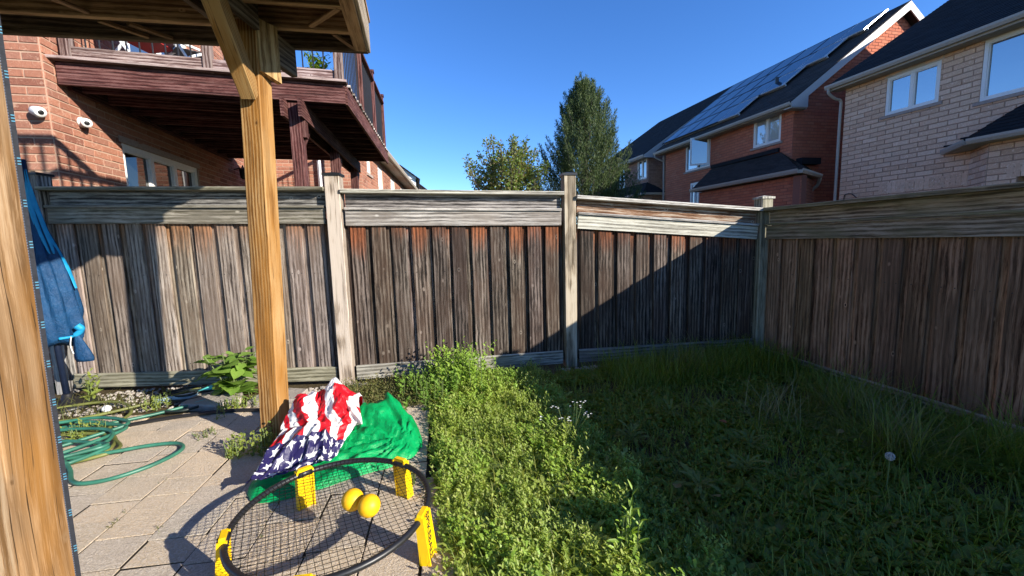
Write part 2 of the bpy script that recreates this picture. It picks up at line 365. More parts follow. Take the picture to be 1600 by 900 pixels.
MAT['mint_leaf'] = leaf_mat('mint_leaf', [(.17,.29,.035),(.24,.38,.055),(.30,.43,.08),(.14,.24,.035)])
MAT['broad_leaf'] = leaf_mat('broad_leaf', [(.11,.21,.035),(.16,.28,.05),(.21,.34,.07)], .4)
MAT['lime_leaf'] = leaf_mat('lime_leaf', [(.20,.26,.05),(.27,.31,.07),(.15,.21,.04)])
MAT['olive_leaf'] = leaf_mat('olive_leaf', [(.16,.155,.055),(.11,.14,.04),(.22,.19,.09),(.09,.12,.035)])
MAT['conifer_leaf'] = leaf_mat('conifer_leaf', [(.026,.050,.020),(.050,.085,.028),(.085,.12,.036),(.036,.064,.026)], .15, .6)
MAT['maple_leaf'] = leaf_mat('maple_leaf', [(.09,.16,.03),(.14,.21,.045),(.17,.22,.06),(.19,.14,.07),(.10,.17,.035)])
MAT['stem'] = plain('stem', (.12,.16,.05), .6); MAT['bark'] = wood('bark', (.03,.024,.02), (.09,.075,.06), (.18,.15,.13), .2)
MAT['petal'] = plain('petal', (.8,.8,.76), .6); MAT['soft_seed'] = plain('soft_seed', (.45,.42,.38), .9)

def cloth_mat(name, cols, rough=.45, wr=.6, trans=.2, scale=26, sheen=.3, spec=.35):
    k = N(name); p = k.pos(); n1 = k.noise(p, scale, 4, .6, 1.2); n2 = k.noise(p, scale * .35, 3, .5, .8)
    rid = k.math('ABSOLUTE', k.math('SUBTRACT', n1, .5)); h = k.math('ADD', k.math('MULTIPLY', rid, -1.4), n2)
    c = k.mix(k.fr(n2, .3, .7), cols[0], cols[1]); k.bump(h, wr, .02)
    m = k.done(c, rough, 0, spec)
    if trans:
        tr = k.n('ShaderNodeBsdfTranslucent', {0: c}); mx = k.n('ShaderNodeMixShader', {0: trans})
        k.t.links.new(k.b.outputs[0], mx.inputs[1]); k.t.links.new(tr.outputs[0], mx.inputs[2]); k.t.links.new(mx.outputs[0], k.out.inputs[0])
    return m
MAT['green_cloth'] = cloth_mat('green_cloth', [(.0,.30,.075),(.003,.40,.115)], .36, .5)
MAT['navy_cloth'] = cloth_mat('navy_cloth', [(.005,.042,.115),(.009,.065,.165)], .6, .6, .1)
MAT['cyan_cloth'] = cloth_mat('cyan_cloth', [(.01,.25,.50),(.02,.34,.62)], .5, .3, .15)
MAT['strap_cloth'] = cloth_mat('strap_cloth', [(.011,.013,.018),(.02,.022,.03)], .8, .2, 0, 200)
MAT['cyan_thread'] = plain('cyan_thread', (.05,.20,.30), .7); MAT['pale_thread'] = plain('pale_thread', (.10,.12,.17), .8)
MAT['navy_metal'] = plain('navy_metal', (.012,.02,.045), .35, .3, .5)
MAT['yellow_plastic'] = plain('yellow_plastic', (.80,.50,.004), .4, 0, .45, .06, .1)
MAT['yellow_rubber'] = plain('yellow_rubber', (.83,.44,.006), .5, 0, .4, .06, .15, 60)
MAT['black_print'] = plain('black_print', (.02,.02,.015), .6)
MAT['net_cord'] = plain('net_cord', (.008,.008,.008), .8, 0, .1)
MAT['hose_teal'] = plain('hose_teal', (.028,.13,.085), .42, 0, .45, .3, .05, 12); MAT['hose_olive'] = plain('hose_olive', (.13,.14,.035), .5, 0, .4, .3, .05, 12)
MAT['hose_black'] = plain('hose_black', (.012,.02,.017), .5); MAT['aqua_plastic'] = plain('aqua_plastic', (.10,.52,.46), .5); MAT['paleblue_plastic'] = plain('paleblue_plastic', (.42,.55,.60), .5)
MAT['red_cloth'] = plain('red_cloth', (.35,.02,.02), .7); MAT['grey_sling'] = plain('grey_sling', (.06,.06,.065), .7); MAT['terracotta'] = plain('terracotta', (.10,.07,.05), .8)
MAT['white_siding'] = plain('white_siding', (.72,.72,.70), .6); MAT['lamp_black'] = plain('lamp_black', (.01,.01,.01), .4)

def flag_mat():
    k = N('flag_cloth'); uv = k.n('ShaderNodeUVMap').outputs[0]; s = k.n('ShaderNodeSeparateXYZ', {0: uv}); u, v = s.outputs[0], s.outputs[1]
    st = k.math('GREATER_THAN', k.math('FRACT', k.math('MULTIPLY', u, 3.9)), .5)
    base = k.mix(st, (.62,.008,.018), (.78,.76,.75))
    # stars: alternate rows of five-pointed stars
    gx, gy = k.math('MULTIPLY', u, 10.), k.math('MULTIPLY', v, 10.)
    row = k.math('FLOOR', gy); sh = k.math('MULTIPLY', k.math('MODULO', k.math('ABSOLUTE', row), 2.), .5)
    px = k.math('SUBTRACT', k.math('FRACT', k.math('ADD', gx, sh)), .5); py = k.math('SUBTRACT', k.math('FRACT', gy), .5)
    rr = k.math('SQRT', k.math('ADD', k.math('MULTIPLY', px, px), k.math('MULTIPLY', py, py)))
    an = k.math('ARCTAN2', px, py); w = 2 * math.pi / 5
    a = k.math('PINGPONG', k.math('ADD', an, 2 * math.pi), w / 2)
    x, y = k.math('MULTIPLY', rr, k.math('COSINE', a)), k.math('MULTIPLY', rr, k.math('SINE', a))
    Ro, ri = .42, .165; s36, c36 = math.sin(w/2), math.cos(w/2)
    q = k.math('ADD', k.math('MULTIPLY', x, ri*s36), k.math('MULTIPLY', y, Ro - ri*c36)); star = k.math('LESS_THAN', q, Ro*ri*s36)
    canton = k.mix(star, (.022,.017,.085), (.78,.77,.78))
    c = k.mix(k.math('LESS_THAN', v, 0.0), base, canton)
    p = k.pos(); n1 = k.noise(p, 30, 3, .6, 1.0); k.bump(k.math('ABSOLUTE', k.math('SUBTRACT', n1, .5)), .35, -.02)
    m = k.done(c, .42, 0, .4)
    tr = k.n('ShaderNodeBsdfTranslucent', {0: c}); mx = k.n('ShaderNodeMixShader', {0: .22})
    k.t.links.new(k.b.outputs[0], mx.inputs[1]); k.t.links.new(tr.outputs[0], mx.inputs[2]); k.t.links.new(mx.outputs[0], k.out.inputs[0])
    return m
MAT['flag_cloth'] = flag_mat()
MAT['dead_red'] = leaf_mat('dead_red', [(.32,.09,.05),(.36,.12,.06)]); MAT['dead_tan'] = leaf_mat('dead_tan', [(.38,.26,.12),(.42,.30,.15)])

# ------------------------------------------------------------------ ground, patio, lawn
def sheet(name, pts, z, mat, kind='structure'):
    o = obj(name, [(x, y, z) for x, y in pts], [tuple(range(len(pts)))], MAT[mat]); o['kind'] = kind; return o
sheet('ground', [(-400,-200),(400,-200),(400,600),(-400,600)], -.08, 'turf')
lawn = sheet('lawn', [(.03,-6),(3.75,-6),(3.75,3.95),(.03,4.3)], -.012, 'soil')
sheet('garden_bed', [(-3.8,3.52),(.028,3.16),(.028,4.3),(-3.8,4.95)], -.024, 'soil')
patio = sheet('patio', [(-4.2,-3),(.06,-3),(.10,3.3),(-4.2,3.78)], -.0045, 'joint_sand')

def paver_me(w, l, seed):
    rg = random.Random(seed); c = .0012
    def ring(e, z): return [(-w/2+e+rg.uniform(-.003,.003), -l/2+e+rg.uniform(-.003,.003), z), (w/2-e+rg.uniform(-.003,.003), -l/2+e+rg.uniform(-.003,.003), z), (w/2-e+rg.uniform(-.003,.003), l/2-e+rg.uniform(-.003,.003), z), (-w/2+e+rg.uniform(-.003,.003), l/2-e+rg.uniform(-.003,.003), z)]
    vs = ring(.0, -.05) + ring(0, -.0012) + ring(c, 0)
    fs = [(8,9,10,11)] + [(j*4+i, j*4+(i+1) % 4, j*4+4+(i+1) % 4, j*4+4+i) for j in (0,1) for i in range(4)]
    return rawmesh('paver', vs, fs, MAT['paver_stone'])
pav_cache = {}
u_ax = V((1, -.10, 0)).normalized(); v_ax = V((.06, 1, 0)).normalized()
PAVED = []
rg = random.Random(3); ncol = 0
for ci in range(-1, 15):
    x_c = -.03 - .253 * ci; y = .7 + rg.uniform(-.1, .1)
    while y < 3.75:
        l = rg.choice([.17, .21, .26, .34]); yc = y + l/2; y += l
        p = V((x_c + .0, 0, 0)) + v_ax * yc + V((0, -.10 * (x_c + 1.0), 0))
        lim = 3.56 - .105 * (p.x + 1.3)
        if p.y > lim + .12 or p.x > .12 or p.y < .75: continue
        key = (l, rg.randrange(3))
        if key not in pav_cache: pav_cache[key] = paver_me(.2455, l - .0075, hash(key) % 999)
        M = Matrix((u_ax, v_ax, V((0,0,1)))).transposed().to_4x4(); M = Matrix.Translation(p + V((0,0,rg.uniform(-.004,.003)))) @ M @ Matrix.Rotation(rg.uniform(-.012,.012), 4, 'Z') @ Matrix.Rotation(rg.uniform(-.006,.006), 4, 'X')
        inst('paver', pav_cache[key], patio, M); ncol += 1

# ------------------------------------------------------------------ leaf and blade scatterers
def rot_frames(d, nrm):
    d = d / (np.linalg.norm(d, axis=1, keepdims=True) + 1e-9); s = np.cross(nrm, d); s /= (np.linalg.norm(s, axis=1, keepdims=True) + 1e-9); n = np.cross(d, s); return d, s, n
TPL = {
 'leaf': (np.array([(0,0,0),(.3,.42,.05),(.3,-.42,.05),(.68,.34,.0),(.68,-.34,.0),(1,0,-.12),(.5,0,-.05)]), np.array([(0,6,1),(0,2,6),(1,6,3),(2,4,6),(3,6,5),(4,5,6)])),
 'small': (np.array([(0,0,0),(.5,.42,.04),(.5,-.42,.04),(1,0,-.06)]), np.array([(0,2,1),(1,2,3)])),
 'blade': (np.array([(0,.5,0),(0,-.5,0),(.45,.42,.0),(.45,-.42,.0),(.8,.25,-.10),(.8,-.25,-.10),(1,0,-.26)]), np.array([(0,1,2),(1,3,2),(2,3,4),(3,5,4),(4,5,6)])),
 'lobed': (np.array([(0,.06,0),(0,-.06,0),(.28,.30,.05),(.36,.12,.05),(.52,.42,.03),(.60,.16,.03),(.78,.40,-.04),(1,0,-.16),(.28,-.30,.05),(.36,-.12,.05),(.52,-.42,.03),(.60,-.16,.03),(.78,-.40,-.04)]),
           np.array([(0,1,3),(1,9,3),(0,3,2),(1,8,9),(3,9,5),(9,11,5),(3,5,4),(9,10,11),(5,11,7),(5,7,6),(11,12,7)])),
}
def leaf_mesh(name, pos, d, nrm, ln, wd, mat, tpl='leaf'):
    T, F = TPL[tpl]; d, s, n = rot_frames(np.asarray(d, float), np.asarray(nrm, float)); pos = np.asarray(pos, float)
    ln = np.broadcast_to(np.asarray(ln, float), (len(pos),)); wd = np.broadcast_to(np.asarray(wd, float), (len(pos),))
    co = pos[:,None,:] + d[:,None,:]*(T[None,:,0,None]*ln[:,None,None]) + s[:,None,:]*(T[None,:,1,None]*wd[:,None,None]) + n[:,None,:]*(T[None,:,2,None]*ln[:,None,None])
    k = len(T); tr = (np.arange(len(pos))[:,None,None]*k + F[None]).reshape(-1,3)
    return npmesh(name, co.reshape(-1,3), tr, mat)
SUNV = np.array(SUN_TO)[None]   # leaves turn towards the light
def sprigs(P, hmin, hmax, nl, ll, lw, lean=.35, rng=RNG):
    """upright weed shoots: leaves alternating up a short stem"""
    n = len(P); h = rng.uniform(hmin, hmax, n); az = rng.uniform(0, 6.28, n); tilt = rng.uniform(0, lean, n)
    ax = np.stack([np.cos(az)*np.sin(tilt), np.sin(az)*np.sin(tilt), np.cos(tilt)], 1)
    pos, dd, nn, L, Wd = [], [], [], [], []
    for i in range(nl):
        t = (i + .6) / nl; a = az + i * 2.4 + rng.uniform(-.5, .5, n); up = rng.uniform(.2, 1.15, n) + .5 * t
        pos.append(P + ax * (h * t)[:,None]); d = np.stack([np.cos(a), np.sin(a), up], 1); dd.append(d)
        nn.append(np.stack([-np.cos(a)*up, -np.sin(a)*up, np.ones(n)], 1) + rng.normal(0, .25, (n,3)))
        sz = rng.uniform(.65, 1.2, n) * (1 - .35 * t); L.append(ll * sz); Wd.append(lw * sz)
    return np.concatenate(pos), np.concatenate(dd), np.concatenate(nn) + SUNV * rng.uniform(0, 1.1, (n * nl, 1)), np.concatenate(L), np.concatenate(Wd)
def rosettes(P, nl, ll, lw, rng=RNG):
    n = len(P); a0 = rng.uniform(0, 6.28, n); pos, dd, nn, L, Wd = [], [], [], [], []
    for i in range(nl):
        a = a0 + i * 6.283 / nl + rng.uniform(-.35, .35, n); up = rng.uniform(.1, .9, n)
        pos.append(P + np.stack([np.cos(a)*.006, np.sin(a)*.006, np.full(n, .004)], 1)); dd.append(np.stack([np.cos(a), np.sin(a), up], 1))
        nn.append(np.stack([-np.cos(a)*up, -np.sin(a)*up, np.ones(n)], 1) + rng.normal(0, .2, (n,3))); sz = rng.uniform(.6, 1.25, n); L.append(ll*sz); Wd.append(lw*sz)
    return np.concatenate(pos), np.concatenate(dd), np.concatenate(nn), np.concatenate(L), np.concatenate(Wd)
def blades(P, hmin, hmax, w, lean=(.1, .7), rng=RNG, flow=None):
    n = len(P); a = rng.uniform(0, 6.28, n) if flow is None else rng.normal(flow, .8, n); t = rng.uniform(*lean, n); ln = rng.uniform(hmin, hmax, n)
    d = np.stack([np.cos(a)*np.sin(t), np.sin(a)*np.sin(t), np.cos(t)], 1)
    nn = np.stack([-np.cos(a)*np.cos(t), -np.sin(a)*np.cos(t), np.sin(t)], 1)
    return P, d, nn, ln, np.full(n, w)
def area(n, x0, x1, y0, y1, z=-.01, rng=RNG): return np.stack([rng.uniform(x0,x1,n), rng.uniform(y0,y1,n), np.full(n,z)], 1)
def stuff(name, mesh): o = inst(name, mesh); o['kind'] = 'stuff'; return o
def patchy(P, sc, thr, seed=0):
    f = np.array([mnoise.noise(V((p[0]*sc+seed, p[1]*sc, seed))) for p in P]); return P[f > thr]

# lawn weeds: everywhere, denser along the sunny strip by the patio
A1 = area(4600, .06, 1.15, .95, 4.0); A1 = A1[A1[:,0] > .075 + .05*np.sin(A1[:,1]*5) * .6]
A1 = patchy(A1, 7., -.22, 3); hm = patchy(A1, 4., .05, 31)
stuff('lawn_weeds', leaf_mesh('lawn_weeds', *sprigs(A1, .025, .085, 8, .032, .017, .6), MAT['weed_leaf'], 'leaf'))
stuff('upright_weeds', leaf_mesh('upright_weeds', *sprigs(hm, .07, .16, 10, .030, .014, .5), MAT['weed_leaf'], 'leaf'))
A1c = patchy(area(520, .08, 1.15, .95, 3.9), 3.5, -.1, 17)
stuff('long_leaf_weeds', leaf_mesh('long_leaf_weeds', *rosettes(A1c, 6, .105, .030), MAT['weed_leaf'], 'lobed'))
A2 = area(1500, .07, 1.2, .95, 3.9)
stuff('clover_cover', leaf_mesh('clover_cover', *rosettes(A2, 7, .055, .030), MAT['weed_leaf'], 'leaf'))
A2b = patchy(area(2600, .05, 1.1, .95, 3.9), 3., .05, 4)
stuff('lobed_weeds', leaf_mesh('lobed_weeds', *sprigs(A2b, .03, .13, 7, .042, .030, .5), MAT['mint_leaf'], 'lobed'))
stuff('short_grass', leaf_mesh('short_grass', *blades(area(17000, .06, 3.7, .95, 3.85), .05, .15, .0045, (.05, .9)), MAT['grass_blade'], 'blade'))
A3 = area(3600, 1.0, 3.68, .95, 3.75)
stuff('shaded_weeds', leaf_mesh('shaded_weeds', *rosettes(patchy(A3, 2.0, -.15), 8, .075, .034), MAT['shade_toned_leaf'], 'leaf'))
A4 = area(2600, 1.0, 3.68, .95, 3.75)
stuff('shaded_clover', leaf_mesh('shaded_clover', *sprigs(patchy(A4, 1.6, -.1, 9), .02, .09, 7, .032, .024), MAT['shade_toned_leaf'], 'leaf'))
A5 = patchy(area(900, .95, 3.6, .95, 3.6), 1.3, .05, 22)
stuff('blue_green_weeds', leaf_mesh('blue_green_weeds', *rosettes(A5, 7, .065, .022), MAT['blue_leaf'], 'lobed'))
# long grass along the fences
A6 = np.concatenate([area(3600, 1.75, 3.6, 3.15, 3.85), area(500, 3.1, 3.68, 1.2, 3.8)])
stuff('tall_grass', leaf_mesh('tall_grass', *blades(A6, .12, .34, .005, (.05, .8)), MAT['grass_blade'], 'blade'))
for nm, cx_, cy_, k_, mt in (('grass_tuft', 2.75, 1.75, 420, 'grass_blade'), ('grass_tuft', 2.80, 1.80, 260, 'dry_blade'), ('grass_tuft', 3.05, 2.25, 420, 'grass_blade'), ('grass_tuft', 3.0, 2.2, 200, 'dry_blade'), ('grass_tuft', 2.45, 2.35, 120, 'dry_blade'), ('grass_tuft', 3.2, 1.5, 520, 'grass_blade'), ('grass_tuft', 2.5, 3.45, 300, 'dry_blade')):
    P = np.stack([RNG.normal(cx_, .09, k_), RNG.normal(cy_, .09, k_), np.full(k_, -.01)], 1)
    stuff('long_grass', leaf_mesh(nm, *blades(P, .22, .48, .0045, (.3, 1.25)), MAT[mt], 'blade'))
# weeds in the bed by the fence and along the patio edge
P = area(1100, -.75, .12, 3.32, 3.98); P = P[P[:,1] > 3.38 - .1*(P[:,0]+.3)]
stuff('bed_weeds', leaf_mesh('bed_weeds', *sprigs(P, .04, .15, 9, .03, .013, .6), MAT['olive_leaf'], 'leaf'))
P = area(350, -3.3, -2.35, 3.75, 4.4)
stuff('bed_grass', leaf_mesh('bed_grass', *blades(P, .08, .2, .004, (.2, 1.1)), MAT['olive_leaf'], 'blade'))
# moss and seedlings in the paver joints
P = []
rg = random.Random(12)
for ci in range(-1, 14):
    for _ in range(5):
        yy = rg.uniform(1.0, 3.5); q = V((-.03 - .253*ci - .1265, 0, 0)) + v_ax * yy + V((0, -.10*(-.03-.253*ci+1), 0))
        for _ in range(rg.randrange(2, 7)): P.append((q.x + rg.gauss(0,.008), q.y + rg.gauss(0,.03), -.008))
P = np.array(P); P = P[(P[:,0] > -3.2) & (P[:,1] < 3.5)]
stuff('joint_moss', leaf_mesh('joint_moss', *sprigs(P, .008, .028, 5, .014, .008, .7), MAT['olive_leaf'], 'small'))
P = np.stack([.065 + RNG.normal(0,.025,260), RNG.uniform(1.,3.3,260), np.full(260,-.01)],1)
stuff('edge_weeds', leaf_mesh('edge_weeds', *sprigs(P, .02, .09, 7, .03, .018, .8), MAT['weed_leaf'], 'leaf'))

# pebbles by the fence
def pebbles(name, P, rmin, rmax, mat):
    ico = [(0,0,1),(.89,0,.45),(.28,.85,.45),(-.72,.53,.45),(-.72,-.53,.45),(.28,-.85,.45),(.72,.53,-.45),(-.28,.85,-.45),(-.89,0,-.45),(-.28,-.85,-.45),(.72,-.53,-.45),(0,0,-1)]
    F = np.array([(0,1,2),(0,2,3),(0,3,4),(0,4,5),(0,5,1),(1,6,2),(2,7,3),(3,8,4),(4,9,5),(5,10,1),(6,7,2),(7,8,3),(8,9,4),(9,10,5),(10,6,1),(11,7,6),(11,8,7),(11,9,8),(11,10,9),(11,6,10)])
    T = np.array(ico); n = len(P); s = RNG.uniform(rmin, rmax, n); sc = np.stack([s*RNG.uniform(.8,1.3,n), s*RNG.uniform(.7,1.1,n), s*RNG.uniform(.5,.8,n)],1); a = RNG.uniform(0,6.28,n)
    co = T[None]*sc[:,None,:]*RNG.uniform(.88,1.1,(n,12,1)); x = co[...,0]*np.cos(a)[:,None]-co[...,1]*np.sin(a)[:,None]; y = co[...,0]*np.sin(a)[:,None]+co[...,1]*np.cos(a)[:,None]
    co = np.stack([x,y,co[...,2]],-1) + P[:,None,:]
    return stuff(name, npmesh(name, co.reshape(-1,3), (np.arange(n)[:,None,None]*12+F[None]).reshape(-1,3), mat, True))
P = np.concatenate([area(520, -3.4, -2.0, 3.95, 4.62, -.014), area(520, -1.3, -.5, 3.8, 4.15, -.014), area(260, 1.4, 2.3, 3.75, 3.95, -.01)])
pebbles('pebbles', P, .010, .022, MAT['pebble_stone'])
#--MARK1--
# ------------------------------------------------------------------ fences
def fence_run(F, A, B, zcapA, zcapB, picket, rails, pitch, front, zbot=.165, seed=0, gap_end=.09, side=False, drop=(.035, .145, .018, .165)):
    """one bay between two posts: cap, two top boards with a lip between, board-on-board pickets, kick board.
    A, B are ground points; front is the unit vector to the viewed side"""
    rg = random.Random(seed); A, B, front = V((*A, 0)), V((*B, 0)), V((*front, 0)).normalized(); d = (B - A); L = d.length; d.normalize()
    cap, up, lip, low, kick = rails
    def P(s, z, o): return A + d*s + front*o + V((0,0,z))
    s0, s1 = gap_end, L - gap_end
    def za(dz): return (zcapA - dz), (zcapB - dz)
    a, b = za(.018); board('cap_rail', P(s0-.02, a, .02), P(s1+.02, b, .02), .034, .15, MAT[cap], F, hint=(0,0,1))
    a, b = za(.035 + .068); board('upper_board', P(s0, a, -.014), P(s1, b, -.014), .137, .035, MAT[up], F)
    a, b = za(.035 + .145); board('lip_rail', P(s0, a, .026), P(s1, b, .026), .024, .078, MAT[lip], F)
    a, b = za(.035 + .158 + .073); board('lower_board', P(s0, a, .026), P(s1, b, .026), .143, .034, MAT[low], F)
    nl_ = MB(); n = max(1, round((s1 - s0) / pitch)); pt = (s1 - s0) / n
    for i in range(n):
        s = s0 + pt * (i + .5); zt = zcapA + (zcapB - zcapA) * s / L - .30
        w = pt*.71 + rg.uniform(-.006, .004); j = rg.uniform(-.004, .004); o = .004 + rg.uniform(-.004, .004)
        board('picket', P(s + j, .06 if side else .045, o), P(s + j + rg.uniform(-.005,.005), zt, o + rg.uniform(-.003,.003)), w, .019, MAT[picket], F, hint=d, c=.002, bow=rg.choice([0,0,0,.004,-.004]))
        if i < n: board('back_picket', P(s + pt/2, .05, -.022), P(s + pt/2 + rg.uniform(-.004,.004), zt + .004, -.022), pt*.62, .018, MAT[picket], F, hint=d, c=.002)
        for zn in (zbot - .06, zt - .05 if side else zbot - .09, zt*.62 + .1):
            for dn in (-.3, .3):
                c_ = P(s + w*dn, zn if zn > zbot + .1 or side else zbot + .07, o + .0095); nl_.obox(c_, d, front, (0,0,1), (-.0035,-.002,-.0035), (.0035,.0012,.0035))
    nl_.build('nails', MAT['black_metal'], F)['kind'] = 'stuff'
    board('back_picket', P(s0 + .02, .05, -.022), P(s0 + .02, zcapA - .30, -.022), .11, .018, MAT[picket], F, hint=d, c=.002)
    if side: board('kick_board', P(s0, .015, .02), P(s1, .015, .02), .10, .03, MAT[kick], F)
    else: board('kick_board', P(s0, zbot - .068, .028), P(s1, zbot - .068, .028), .137, .032, MAT[kick], F)
def fence_post(F, p, h, mat, cap=None, w=.135, front=(0,-1), off=.0):
    p = V((*p, 0)); f = V((*front, 0)).normalized()
    board('fence_post', p + V((0,0,-.05)), p + V((0,0,h)), w, w, MAT[mat], F, hint=f, c=.006)
    if cap:
        s = w/2 + .012; b = MB().box((-s,-s,0), (s,s,.022)); b.add([(-s+.006,-s+.006,.022),(s-.006,-s+.006,.022),(s-.006,s-.006,.022),(-s+.006,s-.006,.022),(0,0,.04)], [(0,1,4),(1,2,4),(2,3,4),(3,0,4)])
        M = Matrix((V((f.y,-f.x,0)), -f, V((0,0,1)))).transposed().to_4x4(); M.translation = p + V((0,0,h))
        b.build('post_cap', MAT[cap], F, M=M)
P0, P1, P2, PC = (-3.40, 4.80), (-.72, 4.195), (1.553, 4.055), (3.745, 3.835)
bf = thing('board_fence', 'weathered board-on-board back fence behind the patio with capped posts and dark charred boards', 'fence', (0, 4.1, 0))
fr_b = (-.10, -1)
fence_run(bf, P0, P1, 1.955, 1.885, 'fence_light', ('rail_mossy','rail_dark','rail_mossy','rail_mossy','rail_mossy'), .212, (-.225, -1), seed=1)
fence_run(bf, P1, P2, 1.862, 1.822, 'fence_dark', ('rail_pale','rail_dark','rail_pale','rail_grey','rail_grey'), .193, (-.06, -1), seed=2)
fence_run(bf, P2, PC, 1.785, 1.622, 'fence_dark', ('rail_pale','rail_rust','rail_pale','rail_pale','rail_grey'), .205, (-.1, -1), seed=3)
fence_post(bf, P0, 2.06, 'rail_dark', 'black_plastic', front=(-.22,-1))
fence_post(bf, P1, 1.985, 'post_wood', 'black_plastic', front=(-.14,-1))
fence_post(bf, P2, 1.985, 'post_wood', 'black_plastic', w=.125, front=(-.08,-1))
fence_post(bf, PC, 1.72, 'post_mossy', 'rail_pale', w=.13, front=(-.1,-1))
sf = thing('side_fence', 'shaded brown board fence running down the right side of the lawn', 'fence', (3.74, 1, 0))
fence_run(sf, (3.755, 3.77), (3.755, 1.30), 1.622, 1.622, 'fence_side', ('rail_side','rail_side','rail_side','rail_side','rail_side'), .185, (-1, 0), seed=5, side=True, gap_end=.02)
yy = 1.30
for i in range(3):
    fence_post(sf, (3.765, yy), 1.75, 'post_mossy', 'rail_side', front=(-1,0))
    fence_run(sf, (3.755, yy), (3.755, yy - 2.5), 1.622, 1.622, 'fence_side', ('rail_side',)*5, .2, (-1, 0), seed=6 + i, side=True, gap_end=.07); yy -= 2.5

# ------------------------------------------------------------------ the near raised deck over the patio
nd = thing('raised_deck', 'honey-coloured timber deck overhead on two posts with a knee brace', 'deck', (-1.03, 3.06, 0))
board('post', (-1.035, 3.07, -.02), (-.945, 3.085, 2.76), .135, .135, MAT['deck_post'], nd, hint=(1,-.26,0), c=.006)
board('post', (-1.128, 1.335, -.02), (-1.125, 1.385, 2.76), .14, .14, MAT['near_post'], nd, hint=(1,-.1,0), c=.006, label='near pale post with long dark checks')
bd = V((.225, .974, 0)); bs = V((.974, -.225, 0))
for o_ in (0, -.185):
    e = V((-.895, 3.0, 2.79)) + bs*o_; board('beam', e, e - bd*4.6, .20, .038, MAT['beam_wood'], nd)
ca, cb = V((-.920, 3.02, 0)), V((-.837, 3.13, 0)); cd = (cb - ca).normalized(); cn_ = V((cd.y, -cd.x, 0))
MB().prism([(0,2.45),(.138,2.415),(.138,2.765),(0,2.765)], ca, cd, (0,0,1), cn_, .038).build('cleat', MAT['cleat_wood'], nd)
board('beam_end', (-.905, 3.02, 2.665), (-.795, 3.40, 2.665), .20, .045, MAT['beam_wood'], nd)
# curved knee brace towards the camera
board('knee_brace', (-.968, 3.01, 2.31), (-.985, 2.50, 2.81), .125, .09, MAT['deck_post'], nd, hint=(0,1,1), c=.006)
ZJ = 2.772
def ty(x, y): return y - .043 * (x + .3)
board('fascia', (-4.3, ty(-4.3, 3.412), ZJ + .115), (-.275, ty(-.275, 3.412), ZJ + .115), .23, .04, MAT['beam_wood'], nd)
for i in range(14):
    y = 3.125 - .31 * i; board('joist', (-4.3, ty(-4.3, y), ZJ + .115), (-.36, ty(-.36, y), ZJ + .115), .23, .04, MAT['joist_wood'], nd)
board('rim_board', (-.325, 3.39, ZJ + .115), (-.325, -1.5, ZJ + .115), .23, .085, MAT['joist_wood'], nd)
board('rim_cover', (-.27, 3.44, ZJ + .13), (-.27, -1.5, ZJ + .13), .235, .022, MAT['post_wood'], nd)
for (xa, ya, xb, yb) in ((-1.85,3.23,-1.70,3.44),(-1.70,3.24,-1.56,3.44),(-1.98,2.92,-1.86,3.16),(-.385,2.83,-.60,3.10),(-.47,3.16,-.37,3.38),(-2.9,2.92,-2.78,3.16)):
    board('bridging', (xa, ya, ZJ + .006), (xb, yb, ZJ + .016), .02, .035, MAT['joist_wood'], nd)
rg = random.Random(5)
for i in range(29): board('deck_board', (-4.28 + .1415*i, -1.5, ZJ + .2465), (-4.28 + .1415*i, ty(-4.28 + .1415*i, 3.455) + rg.uniform(-.01,.012), ZJ + .2465), .136, .028, MAT['joist_wood'], nd, hint=(1,0,0))
# its guard rail above the frame (throws the rail shadows on the wall)
for y in (3.38, 1.9, .4, -1.1): board('rail_post', (-.34, y, ZJ + .262), (-.34, y, ZJ + 1.30), .09, .09, MAT['joist_wood'], nd)
board('hand_rail', (-.34, 3.46, ZJ + 1.20), (-.34, -1.4, ZJ + 1.20), .12, .038, MAT['joist_wood'], nd, hint=(1,0,0))
board('bottom_rail', (-.34, 3.33, ZJ + .36), (-.34, -1.1, ZJ + .36), .085, .038, MAT['joist_wood'], nd)
for x in (-4.1, -2.3): board('rail_post', (x, 2.80, ZJ + .262), (x, 2.80, ZJ + 1.30), .09, .09, MAT['joist_wood'], nd)
board('hand_rail', (-4.2, 2.80, ZJ + 1.20), (-.30, 2.80, ZJ + 1.20), .12, .038, MAT['joist_wood'], nd, hint=(0,1,0))
board('bottom_rail', (-4.1, 2.80, ZJ + .36), (-.36, 2.80, ZJ + .36), .085, .038, MAT['joist_wood'], nd)
for i in range(26): board('baluster', (-.48 - i*.14, 2.80, ZJ + .38), (-.48 - i*.14, 2.80, ZJ + 1.18), .022, .022, MAT['black_metal'], nd)
for i in range(30): board('baluster', (-.34, 3.25 - i*.14, ZJ + .38), (-.34, 3.25 - i*.14, ZJ + 1.18), .02, .02, MAT['black_metal'], nd)

